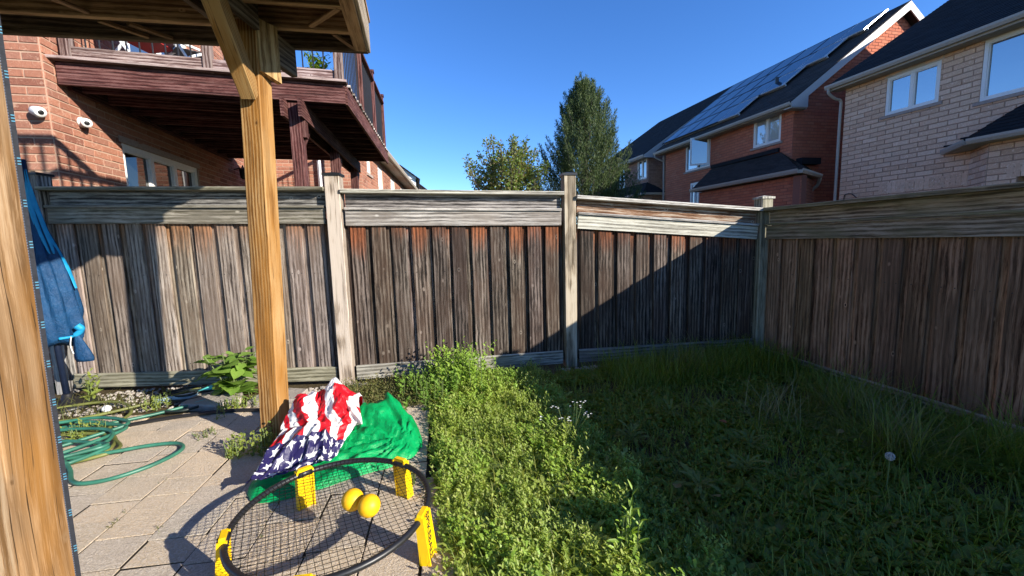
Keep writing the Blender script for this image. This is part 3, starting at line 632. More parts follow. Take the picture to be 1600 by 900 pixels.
# ------------------------------------------------------------------ brick walls
def brick_layout(L, z0, z1, course, bl, openings, rg, top=None):
    out = []; r = 0; z = z0
    while z < z1 - .02:
        zt = min(z + course, z1); x = -bl * (.5 if r % 2 else 0) + rg.uniform(-.004, .004)
        while x < L:
            a, b = max(0, x), min(L, x + bl)
            if L - b < .07: b = L
            if a > 0 and L - a < .07: break
            spans = [(a, b)]
            for (u0, u1, w0, w1) in openings:
                if zt > w0 + .01 and z < w1 - .01:
                    ns = []
                    for p, q in spans:
                        if q <= u0 or p >= u1: ns.append((p, q))
                        else:
                            if p < u0: ns.append((p, u0))
                            if q > u1: ns.append((u1, q))
                    spans = ns
            for p, q in spans:
                if top is not None:
                    lim = top(.5*(p+q))
                    if z + course*.6 > lim: continue
                if q - p > .03: out.append((p, q, z, zt))
            x += bl
        z += course; r += 1
    return out
def brick_wall(H, o, u, L, z0, z1, course, bl, bmat, mmat, openings=(), n_single=0, key=None, thick=.2, top=None, seed=1, n=None, joint=.011, proud=.008):
    """backing wall with openings, and every brick a proud piece of its own"""
    rg = random.Random(seed); o, u = V(o), V(u).normalized(); n = V(n).normalized() if n else V((u.y, -u.x, 0)); up = V((0,0,1)); o = V((o.x, o.y, 0))
    us = sorted({.005, L - .005, *[a for q in openings for a in q[:2] if 0 < a < L]}); zs = sorted({z0, z1, *[a for q in openings for a in q[2:] if z0 < a < z1]})
    b = MB()
    if top is None:
        for i in range(len(us)-1):
            for j in range(len(zs)-1):
                cu, cz = (us[i]+us[i+1])/2, (zs[j]+zs[j+1])/2
                if any(q[0] < cu < q[1] and q[2] < cz < q[3] for q in openings): continue
                b.obox(o, u, n, up, (us[i], -thick, zs[j]), (us[i+1], 0, zs[j+1]))
    else:
        k = 24; poly = [(.005, z0), (L-.005, z0)] + [(min(L-.005, max(.005, L*(k-i)/k)), min(z1, top(L*(k-i)/k))) for i in range(k+1)]
        b.prism(poly, o - n*thick, u, up, n, thick)
    b.build('wall', MAT[mmat], H)
    lay = brick_layout(L, z0, z1, course, bl, openings, rg, top)
    if key: lay.sort(key=lambda q: key(o + u*(q[0]+q[1])/2 + up*(q[2]+q[3])/2))
    j = joint / 2; cache = {}; rest = MB(); bev = .004
    def geo(w, h, var):
        r2 = random.Random(var); e = lambda: r2.uniform(-.0025, .0025)
        return [(e(),-.01,e()),(w+e(),-.01,e()),(w+e(),-.01,h+e()),(e(),-.01,h+e()),(bev+e(),proud+e(),bev+e()),(w-bev+e(),proud+e(),bev+e()),(w-bev+e(),proud+e(),h-bev+e()),(bev+e(),proud+e(),h-bev+e())], \
               [(4,7,6,5),(0,4,5,1),(1,5,6,2),(2,6,7,3),(3,7,4,0)]
    Mr = Matrix((u, n, up)).transposed().to_4x4()
    flip = Mr.to_3x3().determinant() < 0
    for i, (p, q, a, c) in enumerate(lay):
        w, h = q - p - joint, c - a - joint
        if w < .02 or h < .02: continue
        org = o + u*(p + j) + up*(a + j) + n*rg.uniform(-.002, .002)
        if i < n_single:
            k = (round(w,3), round(h,3), rg.randrange(4))
            if k not in cache: vs, fs = geo(*k); cache[k] = rawmesh('brick', vs, fs, MAT[bmat])
            M = Mr.copy(); M.translation = org; inst('brick', cache[k], H, M)
        else:
            vs, fs = geo(w, h, rg.randrange(1 << 20)); rest.add([org + u*x + n*y + up*z for x, y, z in vs], fs)
    if rest.v: rest.build('brick_courses', MAT[bmat], H)['kind'] = 'stuff'
def soldier_row(H, o, u, x0, x1, z0, z1, bmat, n, w=.09):
    b = MB(); o, u, n = V((o[0], o[1], 0)), V(u), V(n); x = x0
    while x < x1 - w: b.obox(o, u, n, (0,0,1), (x+.005, -.01, z0), (x+w-.005, .014, z1)); x += w
    b.build('soldier_course', MAT[bmat], H)['kind'] = 'stuff'
def window(H, o, u, n, u0, u1, z0, z1, panes=2, frame_m='white_frame', glass='glass', sill=True, fw=.055, inset=.05, open_pane=None, sill_m='sill_stone', trim=None):
    o, u, n = V((o[0], o[1], 0)), V(u).normalized(), V(n).normalized(); up = V((0,0,1)); b = MB()
    def bx(t, a, c): t.obox(o, u, n, up, a, c)
    y0, y1 = -inset - .04, -inset + .03
    bx(b, (u0, y0, z0), (u1, y1, z0+fw)); bx(b, (u0, y0, z1-fw), (u1, y1, z1)); bx(b, (u0, y0, z0+fw), (u0+fw, y1, z1-fw)); bx(b, (u1-fw, y0, z0+fw), (u1, y1, z1-fw))
    W = (u1 - u0 - 2*fw) / panes
    for i in range(1, panes): x = u0 + fw + W*i; bx(b, (x - fw*.55, y0, z0+fw), (x + fw*.55, y1 - .004, z1-fw))
    wf = b.build('window', MAT[frame_m], H)
    for i in range(panes):
        if open_pane == i: continue
        x0, x1 = u0 + fw + W*i + (fw*.55 if i else 0), u0 + fw + W*(i+1) - (fw*.55 if i < panes-1 else 0)
        t = MB(); bx(t, (x0, y0 + .005, z0+fw), (x1, y0 + .022, z1-fw)); t.build('pane', MAT[glass], wf)
        t = MB(); s = .022
        for a, c in (((x0, z0+fw), (x1, z0+fw+s)), ((x0, z1-fw-s), (x1, z1-fw)), ((x0, z0+fw+s), (x0+s, z1-fw-s)), ((x1-s, z0+fw+s), (x1, z1-fw-s))): bx(t, (a[0], y0+.023, a[1]), (c[0], y1-.015, c[1]))
        t.build('sash', MAT[frame_m], wf)
    if sill: t = MB(); bx(t, (u0 - .09, -.06, z0 - .075), (u1 + .09, .045, z0 - .002)); t.build('sill', MAT[sill_m], wf)
    if trim:
        t = MB(); bx(t, (u0 - .05, -.05, z1 + .002), (u1 + .05, .012, z1 + .08)); t.build('lintel', MAT[trim], wf)
    return wf
def shingles(H, name, e0, e1, t0, t1, mat, course=.14, tab=.30, thick=.05, seed=0, tabs=True):
    """shingled slope between eave e0-e1 and top t0-t1: a deck board and overlapping tabs"""
    e0, e1, t0, t1 = V(e0), V(e1), V(t0), V(t1); nr = ((e1 - e0).cross(t0 - e0)).normalized()
    if nr.length < .5: nr = ((e1 - e0).cross(t1 - e0)).normalized()
    if nr.z < 0: nr = -nr
    b = MB(); q = [e0, e1, t1, t0]; b.add([p - nr*thick for p in q] + [p - nr*.004 for p in q], [(0,1,2,3),(7,6,5,4)] + [(i, (i+1) % 4, 4+(i+1) % 4, 4+i) for i in range(4)])
    rf = b.build(name, MAT[mat], H)
    rg = random.Random(seed); S = max((t0 - e0).length, (t1 - e1).length); nc = max(1, int(S / course)); s = MB()
    for i in range(nc):
        f0, f1 = i/nc, min(1., (i+1.25)/nc); a0, a1 = e0.lerp(t0, f0), e1.lerp(t1, f0); b0, b1 = e0.lerp(t0, f1), e1.lerp(t1, f1); L = (a1 - a0).length
        if L < .05: continue
        k = max(1, int(L / tab)); sh = (i % 2) * .5
        for j in range(-1, k + 1):
            p, r = max(0, (j + sh)/k), min(1, (j + sh + .97)/k)
            if r - p < .004: continue
            g = rg.uniform(0, .006)
            A, B, C, D = a0.lerp(a1, p), a0.lerp(a1, r), b0.lerp(b1, r), b0.lerp(b1, p)
            s.add([A + nr*(.012+g), B + nr*(.012+g), C + nr*.002, D + nr*.002, A - nr*.002, B - nr*.002], [(0,1,2,3),(4,5,1,0),(1,5,2),(0,3,4)])
    t = s.build('shingle_courses', MAT[mat], rf); t['kind'] = 'stuff'
    return rf
def gutter(H, p, q, out, mat='beige_gutter', name='gutter', h=.11, w=.10):
    p, q, out = V(p), V(q), V(out).normalized(); d = (q - p); L = d.length; d.normalize(); b = MB()
    b.prism([(-.0,0),(w*.72,0),(w,h*.55),(w,h),(w-.012,h),(w-.03,h*.72),(0,h*.72)], p, out, (0,0,1), d, L)
    return b.build(name, MAT[mat], H)
def downspout(H, pts, mat='beige_gutter', r=.038): return MB().tube(catmull(pts, 5), r, 8).build('downspout', MAT[mat], H)

CAMP = V((0,0,1.35))
near = lambda p: (p - CAMP).length
# ------------------------------------------------------------------ neighbour's house on the left
lh = thing('brick_house', 'orange brick house at the left behind the maroon deck, with a three-light basement window', 'house', (-3.6, 5.3, 0))
XW, YW = -3.585, 5.33
brick_wall(lh, (-7.5, YW), (1,0,0), 7.5 + XW, -.05, 6.2, .083, .268, 'brick_orange', 'mortar_tan', [(3.66, 3.845, 1.75, 2.195)], 170, near, n=(0,-1,0), seed=2)
window(lh, (-7.5, YW), (1,0,0), (0,-1,0), 3.66, 3.845, 1.75, 2.195, 1, 'cream_trim', 'glass_dark', False, fw=.03)
# wall running away from the camera: basement window and the deck door
brick_wall(lh, (XW, YW), (0,1,0), 5.72, -.05, 6.2, .083, .268, 'brick_orange', 'mortar_tan', [(1.04, 2.93, 1.55, 2.72), (1.40, 3.02, 3.42, 5.5)], 130, near, n=(1,0,0), seed=3)
window(lh, (XW, YW), (0,1,0), (1,0,0), 1.04, 2.93, 1.55, 2.72, 3, 'white_frame', 'glass_dark', False, fw=.075, trim='sill_stone')
window(lh, (XW, YW), (0,1,0), (1,0,0), 1.40, 3.02, 3.42, 5.5, 2, 'white_frame', 'glass', False, fw=.11)
MB().box((XW-.02, 7.25, -.05), (XW+.012, 7.27, 3.3)).build('wall_joint', MAT['black_plastic'], lh) if False else None
# roof of that house
shingles(lh, 'roof', (-7.5, YW-.4, 6.2), (XW+.4, YW-.4, 6.2), (-7.5, YW+3, 8.2), (XW-2.5, YW+3, 8.2), 'shingle_brown')
shingles(lh, 'roof', (XW+.4, YW-.4, 6.2), (XW+.4, 11.0, 6.2), (XW-2.5, YW+3, 8.2), (XW-2.5, 11.0, 8.2), 'shingle_brown')
def wall_camera(loc, n, aim, label):
    t = thing('security_camera', label, 'camera', loc, 'white security cameras on the brick wall'); p, n, aim = V(loc), V(n), V(aim).normalized()
    M, _ = frame(p, p + n); b = MB().lathe([(.055,-.002),(.055,.018),(.045,.03),(.02,.034)], 16); b.v = [M @ V(v) for v in b.v]; b.build('base', MAT['white_plastic'], t, True)
    j = p + n*.05; MB().tube([p + n*.02, j + V((0,0,.01))], .018, 10).build('arm', MAT['white_plastic'], t, True)
    M, _ = frame(j - aim*.045, j + aim); b = MB().lathe([(.03,0),(.044,.01),(.048,.04),(.048,.115),(.043,.13)], 18); b.v = [M @ V(v) for v in b.v]; b.build('body', MAT['white_plastic'], t, True)
    b = MB().lathe([(.024,.1305),(.020,.134),(.012,.136)], 16); b.v = [M @ V(v) for v in b.v]; b.build('lens', MAT['lamp_black'], t, True)
wall_camera((-3.655, YW-.006, 2.77), (0,-1,0), (.75,-.5,-.25), 'white security camera on the front face of the brick wall, its lens turned away')
wall_camera((XW+.006, 5.72, 2.785), (1,0,0), (.6,-.75,-.25), 'white security camera on the wall corner by the deck shadow, lens facing out')
def lantern(loc, n):
    t = thing('wall_lantern', 'small black wall lantern on the brick under the maroon deck', 'lamp', loc); p, n = V(loc), V(n)
    MB().tube([p, p + n*.12 + V((0,0,.03)), p + n*.16], .012, 6).build('arm', MAT['lamp_black'], t)
    MB().lathe([(.02,-.2),(.06,-.17),(.075,0),(.02,.05),(.008,.09)], 8, p + n*.17).build('lamp_shade', MAT['lamp_black'], t)
lantern((XW+.0, 9.75, 2.95), (1,0,0))

# ------------------------------------------------------------------ neighbour's maroon deck
md = thing('maroon_deck', 'maroon stained upper deck with black balusters on the neighbouring house', 'deck', (-2, 6, 0))
FA, FB, FC = V((-3.56, 5.475, 0)), V((-.765, 5.705, 0)), V((-.52, 9.72, 0))
ZD = 3.10
def zz(p, z): return V((p.x, p.y, z))
fd = (FB - FA).normalized(); sd = (FC - FB).normalized()
board('fascia', zz(FA, ZD+.115), zz(FB, ZD+.115), .23, .04, MAT['maroon_wood'], md)
board('side_fascia', zz(FB + sd*.02 , ZD+.115), zz(FC, ZD+.115), .23, .04, MAT['maroon_wood'], md)
for i in range(10):
    f = (i + .7) / 10.2; y0, y1 = FA.lerp(V((-3.5, 9.6, 0)), f), FB.lerp(FC, f)
    board('joist', V((XW + .01, y0.y, ZD+.118)), zz(y1 - fd*.025, ZD+.118), .21, .038, MAT['maroon_wood'], md)
board('ledger', (XW + .03, 5.60, ZD + .105), (XW + .03, 9.62, ZD + .105), .235, .04, MAT['maroon_wood'], md)
rg = random.Random(8)
for i in range(28):
    f = i / 28; a, b = FA.lerp(V((-3.5, 9.6, 0)), f), FB.lerp(FC, f)
    board('deck_board', V((XW + (.012 if i else -.08), a.y + (0 if i else -.04), ZD+.247)), zz(b + fd*(.03+rg.uniform(0,.015)) + (V((0,-.04,0)) if not i else V()), ZD+.247), .135, .03, MAT['deck_edge' if i else 'maroon_worn'], md, hint=(0,1,0))
zr0, zr1 = ZD+.33, ZD+1.26
fposts = [(-3.49, .085), (-2.22, .09), (-.83, .10)]
def fpt(x): return FA + fd * ((x - FA.x) / fd.x) + V((0, .06, 0))
for x, w in fposts:
    p = fpt(x); board('rail_post', zz(p, ZD+.262), zz(p, ZD+1.34), w, w, MAT['maroon_worn'], md)
for (xa, wa), (xb, wb) in zip(fposts, fposts[1:]):
    a, b = fpt(xa + wa/2), fpt(xb - wb/2)
    board('bottom_rail', zz(a, zr0+.03), zz(b, zr0+.03), .105, .04, MAT['maroon_worn'], md); board('hand_rail', zz(a, zr1), zz(b, zr1), .04, .12, MAT['maroon_worn'], md)
    n = round((b - a).length / .118)
    for i in range(1, n): q = a.lerp(b, i / n); MB().tube([zz(q, zr0+.02), zz(q, zr1)], .0085, 6).build('baluster', MAT['black_metal'], md)
def spt(f): return FB.lerp(FC, f) - V((.05, 0, 0)) + V((0,.06,0))*(1-f)
sp = [.015, .34, .66, .985]
for f in sp[1:]:
    p = spt(f); board('rail_post', zz(p, ZD+.262), zz(p, ZD+1.40), .09, .09, MAT['maroon_wood'], md)
    MB().box((p.x-.06,p.y-.06,ZD+1.401),(p.x+.06,p.y+.06,ZD+1.44)).build('post_cap', MAT['maroon_wood'], md)
for f0, f1 in zip(sp, sp[1:]):
    a, b = spt(f0 + .012), spt(f1 - .012)
    board('bottom_rail', zz(a, zr0), zz(b, zr0), .085, .04, MAT['maroon_wood'], md); board('hand_rail', zz(a, zr1), zz(b, zr1), .04, .12, MAT['maroon_wood'], md)
    for i in range(1, 11): q = a.lerp(b, i / 11); MB().tube([zz(q, zr0), zz(q, zr1)], .0085, 6).build('baluster', MAT['black_metal'], md)
for k, (y, dx) in enumerate(((5.74, 0), (7.65, .1), (9.45, .16))):
    px = -1.36 + dx
    board('post', (px, y, -.1), (px, y, ZD-.02), .14, .14, MAT['maroon_wood'], md, hint=(1,0,0))
    board('knee_brace', (px, y + .05, ZD-.5), (px, y + .50, ZD-.16), .12, .09, MAT['maroon_wood'], md, hint=(0,-1,1))
    if k == 0: board('cleat', (px + .092, y + .0, ZD-.42), (px + .092, y + .0, ZD-.03), .13, .04, MAT['maroon_wood'], md, hint=(0,1,0))
for dx in (-.092, .092): board('beam', (-1.36 + dx*1.05, 5.52, ZD-.11), (-1.2 + dx*1.05, 9.6, ZD-.11), .21, .04, MAT['maroon_wood'], md)
# things standing on that deck
pp = thing('potted_plant', 'leafy green potted plant on the far corner of the maroon deck', 'plant', (-1.12, 5.98, ZD+.263))
MB().lathe([(.09,0),(.12,.16),(.13,.2),(.12,.2)], 14, (-1.12,5.98,ZD+.263)).build('pot', MAT['terracotta'], pp, True)
Pq = np.array([(-1.12,5.98,ZD+.44)]) + RNG.normal(0,.05,(46,3)); inst('foliage', leaf_mesh('foliage', *sprigs(Pq, .10, .30, 7, .075, .042, .9), MAT['mint_leaf']), pp)
def folding_chair(x, y, a, label, sling):
    z = ZD+.263; t = thing('folding_chair', label, 'chair', (x, y, z), 'folding chairs on the maroon deck'); M = Matrix.Translation((x,y,z)) @ Matrix.Rotation(a, 4, 'Z')
    def T(pts): return [M @ V(p) for p in pts]
    for s in (-.24, .24):
        MB().tube(T(catmull([(s,-.22,.01),(s,.05,.40),(s,.22,.9),(s,.26,1.0)], 5)), .016, 8).build('leg', MAT['white_plastic'], t); MB().tube(T(catmull([(s,.25,.01),(s,.0,.3),(s,-.24,.43)], 5)), .016, 8).build('leg', MAT['white_plastic'], t)
        MB().tube(T(catmull([(s,-.26,.62),(s,0,.66),(s,.18,.64)], 5)), .018, 8).build('armrest', MAT['white_plastic'], t)
    b = MB(); b.add(T([(-.23,-.22,.42),(.23,-.22,.42),(.23,.1,.40),(-.23,.1,.40),(-.23,-.22,.43),(.23,-.22,.43),(.23,.1,.41),(-.23,.1,.41)]), [(0,3,2,1),(4,5,6,7),(0,1,5,4),(1,2,6,5),(2,3,7,6),(3,0,4,7)]).build('seat', MAT[sling], t)
    b = MB(); b.add(T([(-.23,.1,.42),(.23,.1,.42),(.23,.25,.98),(-.23,.25,.98),(-.23,.115,.42),(.23,.115,.42),(.23,.265,.98),(-.23,.265,.98)]), [(0,3,2,1),(4,5,6,7),(0,1,5,4),(1,2,6,5),(2,3,7,6),(3,0,4,7)]).build('backrest', MAT[sling], t)
folding_chair(-3.05, 6.0, 1.3, 'white framed folding chair with a red seat on the maroon deck', 'red_cloth')
folding_chair(-2.75, 6.25, 2.2, 'white framed folding chair with a dark grey seat on the maroon deck', 'grey_sling')
hk = MB().tube(catmull([(-1.40,5.92,ZD+.264),(-1.43,5.92,ZD+.8),(-1.38,5.92,ZD+1.3),(-1.26,5.92,ZD+1.36),(-1.2,5.92,ZD+1.25)], 6), .014, 8).build('plant_hook', MAT['white_plastic'], None, True); tag(hk, 'white curved plant hook standing behind the deck balusters', 'hook')

# ------------------------------------------------------------------ houses further up the left row
l2 = thing('brick_house', 'sunlit pale orange brick house glimpsed under the maroon deck, with tall white windows', 'house', (-2.4, 11, 0))
brick_wall(l2, (XW-.4, 11.2), (1,0,0), 2.75, -.05, 3.95, .085, .268, 'brick_orange', 'mortar_tan', [(.05,.5,3.0,3.0)], 0, near, n=(0,-1,0), seed=4)
ud = V((.1, .995, 0)).normalized(); nd2 = V((.995, -.1, 0)).normalized()
A2_ = V((-1.245, 11.2, 0))
brick_wall(l2, A2_, ud, 10.5, -.05, 3.95, .085, .268, 'brick_orange', 'mortar_tan', [(.65,1.15,3.25,3.75),(2.2,3.0,2.2,3.72),(4.6,5.6,2.2,3.7),(7.2,8.2,2.2,3.7)], 0, near, n=nd2, seed=5)
window(l2, A2_, ud, nd2, .65, 1.15, 3.25, 3.75, 1, 'white_frame', 'glass', True, fw=.07)
for a, b in ((2.2,3.0),(4.6,5.6),(7.2,8.2)): window(l2, A2_, ud, nd2, a, b, 2.2, 3.72, 2, 'white_frame', 'blind_glass', True, fw=.09)
e0, e1 = A2_ - ud*.3 + nd2*.35 + V((0,0,3.97)), A2_ + ud*10.7 + nd2*.35 + V((0,0,3.97))
shingles(l2, 'roof', e0, e1, e0 - nd2*2.4 + ud*2.2 + V((0,0,1.1)), e1 - nd2*2.4 - ud*.0 + V((0,0,1.1)), 'shingle_brown')
shingles(l2, 'roof', V((XW-.6, 10.85, 3.97)), e0, e0 - nd2*2.4 + ud*2.2 + V((-1,0,1.1)), e0 - nd2*2.4 + ud*2.2 + V((0,0,1.1)), 'shingle_brown')
gutter(l2, e0 + V((0,0,-.06)), e1 + V((0,0,-.06)), nd2, 'soffit'); b = MB(); b.obox(A2_ + V((0,0,3.9)), ud, nd2, (0,0,1), (-.3,0,0), (10.7,.34,.03)); b.build('soffit', MAT['soffit'], l2)
downspout(l2, [(-2.21,11.11,3.9),(-2.21,11.11,3.0),(-2.21,11.11,.0)], 'white_frame', .05)
def far_house(name_label, x0, x1, y0, y1, ze, zr, wallm, roofm, win):
    h = thing('house', name_label, 'house', ((x0+x1)/2, y0, 0))
    b = MB().box((x0,y0,-.05),(x1,y1,ze)); xm = (x0+x1)/2; b.prism([(x0,ze+.001),(x1,ze+.001),(xm,zr-.12)], (0,y0,0), (1,0,0), (0,0,1), (0,1,0), y1-y0); b.build('wall', MAT[wallm], h)
    o = .35; k = (zr-ze)/(xm-x0)
    shingles(h, 'roof', (x0-o,y0-o,ze-o*k), (x0-o,y1+o,ze-o*k), (xm,y0-o,zr), (xm,y1+o,zr), roofm, .25, .6)
    shingles(h, 'roof', (x1+o,y0-o,ze-o*k), (x1+o,y1+o,ze-o*k), (xm,y0-o,zr+.002), (xm,y1+o,zr+.002), roofm, .25, .6)
    for x, z, w, hh in win: window(h, (x0, y0), (1,0,0), (0,-1,0), x, x+w, z, z+hh, 2, 'white_frame', 'glass', True, fw=.06, inset=-.03)
    MB().box((x0-.05,y0-.10,ze-.2),(x1+.05,y0-.02,ze-.02)).build('fascia', MAT['white_frame'], h)
far_house('small white sided house far behind the fence with a dark blue roof', -2.2, .25, 36, 44, 6.85, 7.75, 'white_siding', 'shingle_black', [(.5,5.2,.6,1.1),(1.5,5.2,.6,1.1)])
far_house('house with a dark brown roof far off beyond the white sided house', -3.6, 3.1, 50, 60, 6.3, 8.9, 'brick_brown', 'shingle_brown', [(2.,4.,1.,1.2)])
#--MARK2--
# ------------------------------------------------------------------ houses of the right-hand row (their back walls at x = 12)
XA = 12.0; slope = .74
ha = thing('brick_house', 'pale pinkish brick house at the right with a black roof and sky-reflecting windows', 'house', (XA, 6, 0))
oA = (XA, 9.62); uA = (0,-1,0); nA = (-1,0,0)
WA = [(1.06, 2.18, 4.27, 5.20), (2.92, 4.6, 4.03, 5.27)]
def bay_key(p): return (p - CAMP).length + (0 if p.z > 1.6 else 100)
brick_wall(ha, oA, uA, 7.6, 1.2, 5.30, .118, .37, 'brick_pink', 'mortar_grey', WA, 300, bay_key, n=nA, seed=11, joint=.016, proud=.012)
MB().box((XA, 2.02, -.05), (XA+.2, 9.62, 1.2)).build('lower_wall', MAT['mortar_grey'], ha)
for q in WA: window(ha, oA, uA, nA, *q, 2, 'white_frame', 'glass', True, fw=.065, inset=.03, trim='cream_trim')
soldier_row(ha, oA, uA, 1.05, 3.0, 2.30, 2.56, 'brick_pink', nA, .1)
# side wall, hidden gable end, roof
b = MB().box((XA+.2, 9.42, -.05), (XA+8, 9.62, 5.3)); b.prism([(XA+.0,5.3),(XA+8,5.3),(XA+4,5.3+4*.62)], (0,9.42,0), (1,0,0), (0,0,1), (0,1,0), .2); b.build('gable_wall', MAT['mortar_grey'], ha)
sA = .62; eA = 11.62; zA = 5.44
shingles(ha, 'roof', (eA,9.86,zA), (eA,1.8,zA), (eA+4.4,9.86,zA+4.4*sA), (eA+4.4,1.8,zA+4.4*sA), 'shingle_black', .16, .33, thick=.08)
shingles(ha, 'roof', (eA+8.8,9.86,zA), (eA+8.8,1.8,zA), (eA+4.4,9.86,zA+4.4*sA+.003), (eA+4.4,1.8,zA+4.4*sA+.003), 'shingle_black', .3, .6, thick=.08)
gutter(ha, (eA+.02,9.88,zA-.11), (eA+.02,1.8,zA-.11), (-1,0,0)); MB().box((eA+.02,1.8,zA-.16),(eA+.05,9.84,zA-.055)).build('fascia', MAT['soffit'], ha)
MB().box((eA+.05,1.8,zA-.15),(XA-.002,9.84,zA-.125)).build('soffit', MAT['soffit'], ha)
downspout(ha, [(eA-.03,9.78,zA-.1),(eA-.02,9.78,zA-.22),(eA+.16,9.74,zA-.36),(XA-.05,9.70,zA-.46),(XA-.05,9.70,zA-1.),(XA-.05,9.70,0)])
v = MB().lathe([(.09,0),(.09,.1),(.15,.12),(.15,.16),(.02,.2)], 10, (14.6,6.9,zA+2.98*sA-.03)).build('roof_vent', MAT['black_plastic'], ha)
v = MB().box((14.3,6.25,zA+2.68*sA),(14.62,6.6,zA+2.68*sA+.3)).build('roof_vent', MAT['black_plastic'], ha)
# bay with its own little roof
bx0 = 11.36
brick_wall(ha, (bx0, 6.12), uA, 3.6, 1.2, 3.06, .118, .37, 'brick_pink', 'mortar_grey', [(.45,1.6,1.3,2.3)], 0, near, n=nA, seed=12, joint=.016, proud=.012)
brick_wall(ha, (XA, 6.76), (-.707,-.707,0), .905, 1.2, 3.06, .118, .37, 'brick_pink', 'mortar_grey', [], 0, near, n=(-.707,.707,0), seed=13, joint=.016, proud=.012)
soldier_row(ha, (bx0, 6.12), uA, .3, 1.6, 2.30, 2.56, 'brick_pink', nA, .1)
zb_ = 3.12
c0, c1, c2 = V((XA-.02, 7.20, zb_)), V((bx0-.28, 6.30, zb_)), V((bx0-.28, 2.5, zb_))
t0, t1 = V((XA-.01, 6.0, 3.78)), V((XA-.01, 2.5, 3.78))
shingles(ha, 'bay_roof', c1, c2, t0, t1, 'shingle_black', .14, .3); shingles(ha, 'bay_roof', c0, c1, t0, t0 + V((0,-.01,0)), 'shingle_black', .14, .3)
gutter(ha, c1 + V((.02,0,-.09)), c2 + V((.02,0,-.09)), (-1,0,0)); gutter(ha, c0 + V((0,0,-.09)), c1 + V((.02,0,-.09)), (-.78,.62,0))
b = MB(); b.add([(XA-.02,7.18,zb_-.1),(bx0-.26,6.30,zb_-.1),(bx0-.26,2.5,zb_-.1),(XA-.02,2.5,zb_-.1),(XA-.02,7.18,zb_-.07),(bx0-.26,6.30,zb_-.07),(bx0-.26,2.5,zb_-.07),(XA-.02,2.5,zb_-.07)], [(0,1,2,3),(7,6,5,4),(0,4,5,1),(1,5,6,2),(2,6,7,3),(3,7,4,0)]).build('bay_soffit', MAT['soffit'], ha)
for i in range(6): b = MB().box((XA-.035, 6.98-.29*i, 3.20+.105*i), (XA-.009, 7.24-.29*i, 3.235+.105*i)); b.build('step_flashing', MAT['shingle_black'], ha)
MB().tube(catmull([(XA-.03,9.45,2.2),(XA-.05,9.42,2.36),(XA-.05,9.25,2.38),(XA-.04,9.1,2.25)], 6), .012, 6).build('cable', MAT['black_plastic'], ha)

# the red house with solar panels
hb = thing('brick_house', 'dark red brick house with solar panels on its roof and a low bay roof', 'house', (XA, 14, 0))
Y0, Y1 = 11.24, 18.2
oB = (XA, Y1); WB = [(Y1-16.66, Y1-15.08, 4.16, 5.45), (Y1-12.85, Y1-11.71, 4.38, 5.40), (Y1-16.3, Y1-15.5, 2.5, 3.62)]
brick_wall(hb, oB, (0,-1,0), Y1-Y0, 1.6, 5.42, .10, .27, 'brick_red', 'mortar_red', WB, 0, near, n=(-1,0,0), seed=21)
MB().box((XA, Y0, -.05), (XA+.2, Y1, 1.6)).build('lower_wall', MAT['mortar_red'], hb)
window(hb, oB, (0,-1,0), (-1,0,0), *WB[0], 2, 'white_frame', 'glass', True, open_pane=1, fw=.07, inset=.03)
window(hb, oB, (0,-1,0), (-1,0,0), *WB[1], 2, 'white_frame', 'blind_glass', True, fw=.07, inset=.03)
window(hb, oB, (0,-1,0), (-1,0,0), *WB[2], 3, 'white_frame', 'blind_glass', True, fw=.07, inset=.03)
# casement standing open
ow = MB(); hz0, hz1 = 4.24, 5.37; ph = V((XA-.02, 15.14, 0)); dv = V((-.62, .42, 0)).normalized(); nv = V((dv.y, -dv.x, 0)); L_ = .72
for a, c in (((0,hz0),(L_,hz0+.07)),((0,hz1-.07),(L_,hz1)),((0,hz0+.07),(.07,hz1-.07)),((L_-.07,hz0+.07),(L_,hz1-.07))): ow.obox(ph, dv, nv, (0,0,1), (a[0],-.02,a[1]), (c[0],.02,c[1]))
ow = ow.build('open_casement', MAT['white_frame'], hb); t = MB(); t.obox(ph, dv, nv, (0,0,1), (.07,-.008,hz0+.07), (L_-.07,.008,hz1-.07)); t.build('pane', MAT['glass'], ow)
MB().box((XA+.06,15.12,4.2),(XA+.08,15.9,5.42)).build('pane', MAT['glass_dark'], hb)
gx = XA + 4.1; gz = 5.40 + .45*slope + 4.1*slope - .12
brick_wall(hb, (XA, Y0), (1,0,0), 8.2, 1.6, 9., .10, .27, 'brick_red', 'mortar_red', [], 0, near, n=(0,-1,0), top=lambda x: 5.46 + slope*min(x, 8.2-x), seed=22)
eB, zB = 11.58, 5.40
rB = shingles(hb, 'roof', (eB,18.5,zB), (eB,Y0-.28,zB), (eB+4.52,18.5,zB+4.52*slope), (eB+4.52,Y0-.28,zB+4.52*slope), 'shingle_brown', .16, .33, thick=.1)
shingles(hb, 'roof', (eB+9.04,18.5,zB), (eB+9.04,Y0-.28,zB), (eB+4.52,18.5,zB+4.52*slope+.003), (eB+4.52,Y0-.28,zB+4.52*slope+.003), 'shingle_brown', .3, .6, thick=.1)
gutter(hb, (eB+.02,18.5,zB-.13), (eB+.02,Y0-.28,zB-.13), (-1,0,0)); MB().box((eB+.03,Y0-.2,zB-.16),(XA-.002,18.4,zB-.135)).build('soffit', MAT['soffit'], hb)
